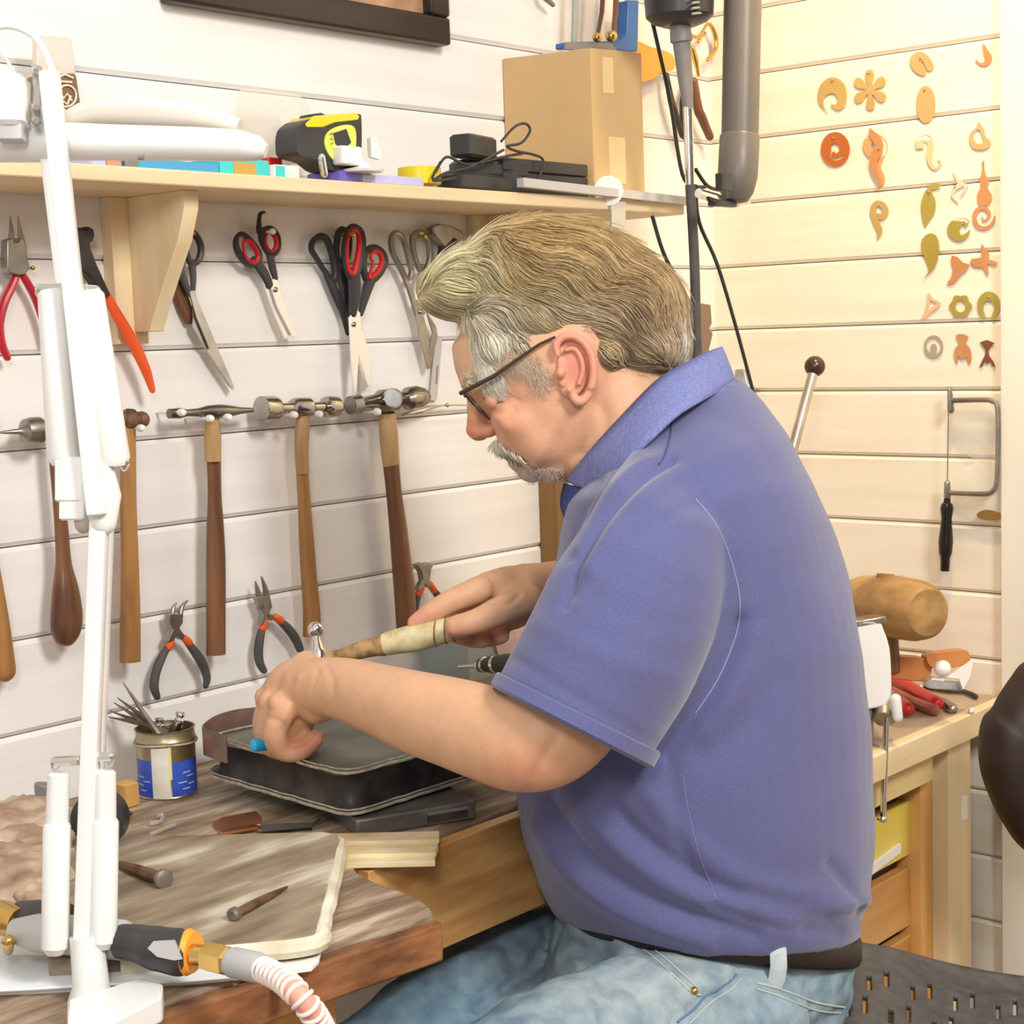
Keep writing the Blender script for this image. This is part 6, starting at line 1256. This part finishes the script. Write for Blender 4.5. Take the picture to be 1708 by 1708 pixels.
# moustache, eyebrow, sideburn: short strands on the skin
def tuft(name, region, n, d, ln, col, r_=.00055, spread=.35):
    V_ = []; Fc = []; C_ = []; k = 0
    while k < n:
        k += 1; x, y = region(); h_, n_ = hit(bvh_body, x, y)
        if h_ is None: continue
        an = random.gauss(0, spread); dx, dy = d[0]*math.cos(an)-d[1]*math.sin(an), d[0]*math.sin(an)+d[1]*math.cos(an)
        dv = (RT*dx-UP*dy); dv = (dv-n_*dv.dot(n_)).normalized(); b0 = len(V_); L0 = ln*random.uniform(.6, 1.3); ct = random.uniform(.8, 1.1)
        for q in range(4):
            p = h_+dv*L0*q/3+n_*(.0008+.0022*math.sin(q/3*2.4)); rr = r_*(1-.25*q); a_ = dv.cross(n_).normalized()
            for cc in ((1, 0), (-.5, .87), (-.5, -.87)): V_.append(tuple(p+(a_*cc[0]+n_*cc[1])*rr)); C_ += [col[0]*ct, col[1]*ct, col[2]*ct, 1]
        for q in range(3):
            for c in range(3): Fc.append((b0+q*3+c, b0+q*3+(c+1) % 3, b0+q*3+3+(c+1) % 3, b0+q*3+3+c))
    me = bpy.data.meshes.new(name); me.from_pydata(V_, [], Fc); at = me.color_attributes.new('Col', 'FLOAT_COLOR', 'POINT'); at.data.foreach_set('color', np.array(C_, dtype=np.float32)); me.materials.append(hm)
    o = bpy.data.objects.new(name, me); COL.objects.link(o); o.parent = MAN; o.matrix_parent_inverse = Matrix.Translation(-Vector(MAN.location)); tag(o, kind='stuff')
def along(pts, w_):
    c = cr(pts, 6)
    def f(): p = random.choice(c); return p[0]+random.uniform(-w_, w_), p[1]+random.uniform(-w_, w_)
    return f
tuft('moustache', along([(822, 736), (836, 748), (850, 758), (866, 764)], 6), 520, (.35, .9), .008, (.85, .80, .64), .0006)
tuft('eyebrow', along([(776, 634), (790, 632), (806, 632)], 4), 160, (.8, -.3), .008, (.75, .68, .48))
tuft('sideburn', along([(846, 600), (862, 610), (880, 606), (896, 620), (900, 640)], 18), 700, (.5, .85), .009, (.88, .74, .56), .00028, .6)
tuft('temple_hair', along([(815, 560), (806, 590), (812, 620), (828, 640)], 14), 900, (.25, .95), .014, (.97, .93, .80), .0005, .3)
tuft('chin_stubble', along([(870, 785), (885, 794), (905, 790), (930, 790)], 12), 500, (.2, .9), .0022, (.70, .64, .58), .0003, .8)
# ---- eyeglasses
t = thing('eyeglasses', P(800, 680, HZ), 'thin dark-rimmed eyeglasses worn low on the man\'s nose', 'glasses')
gm = mat('dark_spectacle_metal', (.10, .075, .06), rough=.3, metal=.7)
for Zc, s_ in ((HZ-.030, 1), (HZ+.030, -1)):
    ring_ = [P(794+(22*math.cos(a*math.tau/26))-3*math.sin(a*math.tau/26), 676+(24*math.cos(a*math.tau/26)), Zc+.021*math.sin(a*math.tau/26)) for a in range(26)]
    fin(MB().tube(ring_, .0011, 7, closed=True), 'rim', gm, t)
    c_ = sum(ring_, Vector())/26; mb = MB(); r_ = mb.ring(ring_); mb.cap(r_); fin(mb, 'lens', GLASS, t, rec=False)
fin(MB().tube([P(776, 662, HZ-.010), P(773, 658, HZ), P(776, 662, HZ+.010)], .0011, 7), 'bridge', gm, t)
for Zt, Ze in ((HZ-.054, HZ-.083), (HZ+.054, HZ+.083)):
    fin(MB().tube([P(772, 652, HZ+(Zt-HZ)*.9), P(768, 656, Zt), P(824, 627, Zt+(Ze-Zt)*.7), P(862, 600, Ze), P(900, 574, Ze), P(926, 562, Ze+.002)], [.0012, .0022, .0022, .0017, .0014, .0012], 8, up=UP), 'temple_arm', gm, t)
# ---- shirt
SH = MB()
def tor(F_, B_, hd, sag=0, Zc=1.62): c = ((F_[0]+B_[0])/2, (F_[1]+B_[1])/2); return (c[0], c[1], Zc, F_[0]-c[0], F_[1]-c[1], hd, sag)
loft(SH, [tor(*q) for q in (((955, 1552), (1438, 1566), .168, 34), ((922, 1520), (1446, 1530), .178, 32), ((898, 1478), (1452, 1490), .184, 26), ((874, 1400), (1460, 1420), .190, 18), ((863, 1320), (1457, 1320), .196, 8), ((870, 1210), (1452, 1200), .198), ((888, 1100), (1440, 1090), .200), ((906, 1020), (1420, 985), .204), ((926, 950), (1394, 895), .208), ((936, 885), (1356, 800), .206), ((946, 840), (1312, 724), .186), ((975, 800), (1268, 668), .140), ((1010, 760), (1232, 630), .100))], 44, 2.25)
limb(SH, [(1150, 740, 1.62, 90), (1140, 800, 1.52, 100), (1110, 880, 1.455, 112)], 24, dmul=.9)
def slv(c, hv, Z, hd): return (c[0], c[1], Z, hv[0], hv[1], hd)
loft(SH, [slv((1140, 790), (-80, -45), 1.50, .065), slv((1118, 850), (-105, -45), 1.455, .074), slv((1090, 930), (-124, -48), 1.430, .080), slv((1058, 1010), (-136, -55), 1.415, .082), (1010, 1108, 1.400, -134, -62, .080), (968, 1185, 1.392, -131, -65, .078), (955, 1207, 1.39, -130, -67, .078)], 30, 2.1)
limb(SH, [(1110, 830, 1.70, 100), (1100, 900, 1.80, 100), (1120, 980, 1.84, 90)], 20)
shirt = remesh(SH, 'polo_shirt', .0042, 8, .5)
FL = [([(1120, 770), (1070, 800), (1010, 862), (965, 940), (940, 1010)], 9, -.006), ([(1130, 790), (1080, 826), (1030, 880), (985, 950)], 14, .005), ([(1160, 840), (1080, 880), (1020, 930), (960, 990)], 12, -.0025), ([(1100, 765), (1050, 790), (1000, 840), (960, 910)], 12, .004),
    ([(1236, 1040), (1205, 1120), (1160, 1190), (1110, 1260)], 16, -.008), ([(1260, 1060), (1230, 1140), (1180, 1220)], 20, .003),
    ([(892, 1370), (945, 1450), (1040, 1520), (1180, 1570)], 18, .007), ([(915, 1340), (985, 1430), (1090, 1500), (1260, 1560)], 12, -.005), ([(950, 1320), (1020, 1400), (1130, 1480), (1320, 1548)], 18, .006), ([(1010, 1330), (1075, 1400), (1190, 1475), (1380, 1530)], 13, -.004), ([(1080, 1320), (1150, 1400), (1250, 1470), (1420, 1500)], 20, .004),
    ([(1190, 1510), (1290, 1545), (1400, 1555)], 10, -.005), ([(1250, 1500), (1350, 1520), (1445, 1500)], 12, .005), ([(1385, 1440), (1420, 1490), (1440, 1540)], 10, -.004), ([(1120, 1290), (1135, 1400), (1170, 1480)], 14, -.0025),
    ([(1300, 1130), (1250, 1200), (1180, 1260)], 26, -.003), ([(860, 1100), (940, 1150), (1040, 1210), (1090, 1240)], 10, -.0015), ([(900, 1040), (1000, 1090), (1130, 1130)], 18, .0015), ([(990, 990), (1080, 1030), (1180, 1050)], 22, -.0015), ([(1000, 800), (975, 860), (950, 930)], 8, -.004), ([(1180, 690), (1250, 720), (1300, 790)], 22, -.002)]
cj = co_np(shirt); nj = no_np(shirt); cj += nj*np.array([noise.noise(Vector((p[0]*9, p[1]*9, p[2]*16)))*.0035 for p in cj])[:, None]; shirt.vertices.foreach_set('co', cj.ravel()); shirt.update()
folds(shirt, FL)
shm = mat('blue_jersey', (.100, .106, .245), (.122, .128, .280), rough=.85, scale=620, detail=3, bump=.10, bscale=900, sheen=.32, spec=.2)
SHO = mlink(shirt, 'polo_shirt', shm); SBV = BVHTree.FromPolygons([tuple(v.co) for v in shirt.vertices], [tuple(p.vertices) for p in shirt.polygons])
def onshirt(x, y, off=.001):
    h_, n_ = hit(SBV, x, y); 
    return (h_+n_*off if n_.dot(FW) < 0 else h_-n_*off) if h_ else P(x, y, 1.5)
thr = mat('pale_thread', (.30, .31, .50), rough=.8); thd = mat('dark_seam', (.07, .075, .22), rough=.9)
def seam(name, pts, r_, m, off=.0004): fin(MB().tube([onshirt(x, y, off) for x, y in cr(pts, 6)], r_, 6), name, m, SHO)
seam('armhole_seam', [(1160, 832), (1192, 872), (1214, 920), (1230, 975), (1234, 1020), (1224, 1070), (1196, 1135), (1160, 1190)], .0006, thr, .0002)
seam('side_seam', [(1138, 1290), (1150, 1360), (1168, 1430), (1196, 1500)], .0004, mat('shirt_thread', (.20, .21, .42), rough=.9), 0)
seam('shoulder_stitching', [(1122, 700), (1118, 730), (1108, 760), (1098, 775)], .0008, thd)
# cuff band
cb = MB(); R_ = []
for (c, hv, Z, hd) in (((966, 1187), (-134, -66), 1.393, .0795), ((965, 1190), (-137, -68), 1.393, .082), ((955, 1209), (-136, -70), 1.39, .082), ((952, 1214), (-131, -68), 1.39, .079), ((958, 1203), (-124, -62), 1.39, .074)):
    R_.append(cb.ring([P(c[0]+hv[0]*math.cos(a), c[1]+hv[1]*math.cos(a), Z-hd*math.sin(a)) for a in [k*math.tau/48 for k in range(48)]]))
for i in range(4): cb.bridge(R_[i], R_[i+1])
cb.cap(R_[4])
fin(cb, 'sleeve_hem', shm, SHO)
# collar: a folded band of pale twill round the neck
def strip3(up_, lo, name, m, th=.003, n=8, bulge=.004):
    U = cr(up_, n); Lw = cr(lo, n); mb = MB(); R = []
    for u_, l_ in zip(U, Lw): R.append(mb.ring([P(*[u_[k]*(1-f)+l_[k]*f for k in range(3)])-FW*bulge*math.sin(f*math.pi) for f in (0, .2, .4, .6, .8, 1)]))
    for i in range(len(R)-1):
        for j in range(5): mb.f.append((R[i][j], R[i+1][j], R[i+1][j+1], R[i][j+1]))
    o = fin(mb, name, m, SHO, rec=True, auto=80); md = o.modifiers.new('s', 'SOLIDIFY'); md.thickness = th; md.offset = 0; return o
tw = mat('blue_twill', (.16, .18, .40), (.22, .25, .50), rough=.85, scale=500, stretch=(1, 1, .25), detail=2, spec=.2)
UPL = [(945, 802, 1.585), (985, 752, 1.550), (1040, 692, 1.535), (1100, 632, 1.540), (1160, 598, 1.570), (1203, 579, 1.62), (1170, 592, 1.68), (1090, 640, 1.70), (1020, 720, 1.69), (965, 790, 1.65)]
LOL = [(992, 822, 1.555), (1030, 790, 1.500), (1080, 740, 1.475), (1130, 694, 1.485), (1180, 664, 1.52), (1226, 640, 1.62), (1190, 650, 1.72), (1120, 690, 1.75), (1050, 760, 1.74), (1000, 830, 1.68)]
strip3(UPL, LOL, 'collar', tw)
fin(MB().lathe(P(990, 811, 1.545), P(990, 811, 1.552), [(0, .0035), (.3, .0045), (1, .004)], 14), 'button', mat('purple_button', (.20, .10, .34), rough=.3), SHO)
# open placket with dark inside
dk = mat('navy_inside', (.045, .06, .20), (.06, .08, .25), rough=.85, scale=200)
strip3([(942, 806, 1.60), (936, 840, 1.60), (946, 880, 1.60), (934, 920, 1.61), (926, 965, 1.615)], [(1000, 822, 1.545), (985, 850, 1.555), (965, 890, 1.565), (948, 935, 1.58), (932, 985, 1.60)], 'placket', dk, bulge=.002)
# ---- jeans
J = MB()
loft(J, [tor(*q) for q in (((950, 1490), (1425, 1545), .155, 20), ((925, 1540), (1426, 1600), .160, 26), ((905, 1610), (1420, 1660), .165, 20), ((890, 1700), (1400, 1730), .17, 10), ((930, 1790), (1370, 1800), .16), ((1000, 1850), (1300, 1850), .13))], 36, 2.2)
limb(J, [(1230, 1700, 1.50, 120), (1100, 1720, 1.46, 132), (960, 1760, 1.41, 130), (820, 1830, 1.35, 122), (680, 1930, 1.28, 108), (600, 2000, 1.25, 96)], 26)
limb(J, [(1130, 1650, 1.76, 110), (1000, 1625, 1.74, 112), (900, 1630, 1.70, 112), (780, 1690, 1.62, 108), (650, 1765, 1.55, 98), (520, 1850, 1.48, 90)], 26)
jeans = remesh(J, 'jeans', .0048, 6, .5)
folds(jeans, [([(930, 1560), (1000, 1620), (1010, 1700)], 16, -.008), ([(1000, 1590), (1060, 1650), (1080, 1700)], 12, -.005), ([(960, 1600), (1000, 1650), (1020, 1700)], 12, .006), ([(905, 1510), (915, 1560), (880, 1620), (800, 1680)], 14, -.010), ([(1030, 1570), (1150, 1650), (1180, 1668)], 7, .004), ([(1060, 1570), (1170, 1660)], 8, -.004),
    ([(1230, 1620), (1200, 1650), (1160, 1672), (1120, 1708)], 7, -.005), ([(700, 1620), (760, 1600), (850, 1580)], 14, .004), ([(740, 1650), (800, 1640), (850, 1600)], 12, -.004), ([(780, 1700), (860, 1660), (940, 1650)], 16, .005), ([(820, 1560), (860, 1600), (850, 1650)], 10, -.004)])
cj = co_np(jeans); nj = no_np(jeans); cj += nj*np.array([noise.noise(Vector(p)*16)*.005+noise.noise(Vector((p[0]*34, p[1]*34, p[2]*60)))*.0035 for p in cj])[:, None]; jeans.vertices.foreach_set('co', cj.ravel()); jeans.update()
paint(jeans, (.25, .34, .42), [(1080, 1650, 170, 60, (.40, .46, .48), .8), (940, 1690, 120, 60, (.43, .49, .51), .6), (720, 1680, 170, 60, (.17, .31, .41), .7), (1380, 1660, 50, 60, (.34, .48, .56), .7), (1150, 1600, 60, 30, (.42, .49, .47), .6), (900, 1530, 40, 40, (.18, .31, .38), .6)])  # far leg darker and bluer, near thigh and hip paler
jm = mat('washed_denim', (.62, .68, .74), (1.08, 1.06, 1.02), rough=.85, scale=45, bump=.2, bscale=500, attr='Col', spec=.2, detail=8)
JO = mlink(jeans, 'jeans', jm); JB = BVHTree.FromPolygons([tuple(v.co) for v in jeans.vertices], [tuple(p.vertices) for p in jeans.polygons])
def onj(x, y, off=.001): h_, n_ = hit(JB, x, y); return h_+(n_ if n_.dot(FW) < 0 else -n_)*off if h_ else P(x, y, 1.45)
st_ = mat('denim_stitch', (.52, .55, .50), rough=.8); sd = mat('denim_seam', (.12, .20, .30), rough=.85)
for nm, pts, r_, m_2 in (('pocket_seam', [(1060, 1572), (1110, 1615), (1150, 1652), (1168, 1660)], .0008, st_), ('pocket_seam', [(1076, 1570), (1122, 1610), (1160, 1645)], .0007, st_), ('fly_seam', [(1228, 1626), (1215, 1640), (1180, 1660), (1162, 1680), (1130, 1706)], .0011, sd), ('fly_seam', [(1236, 1632), (1218, 1652), (1186, 1672), (1150, 1708)], .0006, st_),
    ('pocket_seam', [(1262, 1640), (1300, 1650), (1360, 1672), (1408, 1680)], .0009, st_), ('pocket_seam', [(1262, 1650), (1300, 1662), (1356, 1684), (1402, 1690)], .0007, st_)):
    fin(MB().tube([onj(x, y, .0006) for x, y in cr(pts, 5)], r_, 6), nm, m_2, JO)
fin(MB().ball(onj(1157, 1654, .001), .0035), 'rivet', BRASS, JO)
# belt and loop
bt = MB(); R_ = []
for yo, k_ in ((0, 1.0), (6, 1.012), (34, 1.012), (40, 1.0)):
    s_ = tor((945, 1500+yo*.9), (1430, 1566+yo*1.0), .160*k_, 30); R_.append(bt.ring([P(s_[0]+s_[3]*k_*(math.copysign(abs(math.cos(a))**.91, math.cos(a))), s_[1]+s_[4]*math.copysign(abs(math.cos(a))**.91, math.cos(a))+26*max(0, math.sin(a)), s_[2]-s_[5]*1.03*math.copysign(abs(math.sin(a))**.91, math.sin(a))) for a in [k*math.tau/64 for k in range(64)]]))
for i in range(3): bt.bridge(R_[i], R_[i+1])
be = fin(bt, 'belt', mat('black_belt', (.016, .012, .010), (.03, .02, .015), rough=.42, scale=5, spec=.3), MAN); md = be.modifiers.new('s', 'SOLIDIFY'); md.thickness = .003; md.offset = 1
BB = BVHTree.FromPolygons([tuple(v) for v in bt.v], bt.f)
lp = []
dm_ = min(depth(v[0]) for x, y in ((1296, 1600), (1297, 1615), (1292, 1640)) for v in (hit(BB, x, y), hit(JB, x, y)) if v[0])-.004
for x, y, e_z in ((1297, 1578, .004), (1298, 1590, 0), (1299, 1612, 0), (1296, 1632, .001), (1290, 1646, .004)): lp.append(P(x, y, dm_+e_z))
mbl = MB(); mbl.tube(lp, .0075, 8, up=FW, flat=.28); fin(mbl, 'belt_loop', mat('pale_denim', (.45, .53, .55), (.55, .62, .62), rough=.85, scale=60), JO)
# shins and shoes, below the picture
for kx, ky, kz, fx in ((600, 2000, 1.25, -.02), (520, 1850, 1.48, .02)):
    k_ = P(kx, ky, kz); ft = Vector((k_.x+.03, k_.y-.06+fx, .09)); lm = MB().tube([k_, k_.lerp(ft, .4), ft], [.062, .060, .050], 18, round_=True); fin(lm, 'trouser_leg', jm if False else mat('denim_plain', (.22, .33, .42), rough=.85), MAN)
    d_ = Vector((-.65, .76, 0)); fin(MB().tube([ft+Vector((0, 0, -.045))-d_*.06, ft+Vector((0, 0, -.045))+d_*.06, ft+Vector((0, 0, -.055))+d_*.16], [.042, .044, .030], 14, round_=True), 'shoe', mat('brown_shoe', (.08, .05, .03), rough=.5), MAN)
# ---- hammer in use
t = thing('chasing_hammer', P(640, 1075, 1.69), 'chasing hammer with pale bone-like handle and polished ball end, held over the leather pad', 'hammer')
bone = mat('bone_handle', (.52, .42, .18), (.74, .66, .40), rough=.4, scale=55, lo=.3, hi=.55, bump=.2); burnt = mat('scorched_handle', (.16, .08, .03), (.50, .32, .14), rough=.5, scale=60, lo=.35, hi=.6, bump=.2)
def hp_(x, y, Z=None): return P(x, y, 1.70-(x-540)/320*.025)
kk = 1.69/F
fin(MB().tube([hp_(x, y) for x, y in ((634, 1077), (650, 1073), (700, 1062), (740, 1052), (770, 1045), (800, 1040))], [r*kk for r in (17, 20, 24, 21, 19, 15)], 18), 'handle', bone, t)
fin(MB().tube([hp_(x, y) for x, y in ((530, 1100), (570, 1092), (600, 1085), (625, 1079), (640, 1076))], [r*kk for r in (9, 10, 15, 16, 19)], 16), 'handle_neck', burnt, t, label='scorched brown neck of the handle')
for x, y, r_ in ((745, 1051, 21.8), (758, 1048, 21.2), (728, 1056, 22.6)):
    fin(MB().tube([hp_(x+3*math.sin(a_), y)+UP*0+(UP*math.cos(a_)+FW*math.sin(a_))*r_*kk for a_ in [q*math.tau/16 for q in range(16)]], .0009, 6, closed=True), 'dark_ring', burnt, t)
fin(MB().ball(P(526, 1050, 1.70), 13.5*kk, n=18), 'ball_face', CHROME, t)
fin(MB().lathe(P(526, 1056, 1.70), P(536, 1165, 1.685), [(0, 7*kk), (.1, 8*kk), (.22, 12*kk), (.3, 15*kk), (.5, 15*kk), (.6, 11*kk), (.7, 10*kk), (.8, 17*kk), (.97, 18*kk), (1, 16*kk)], 20), 'head', CHROME, t)
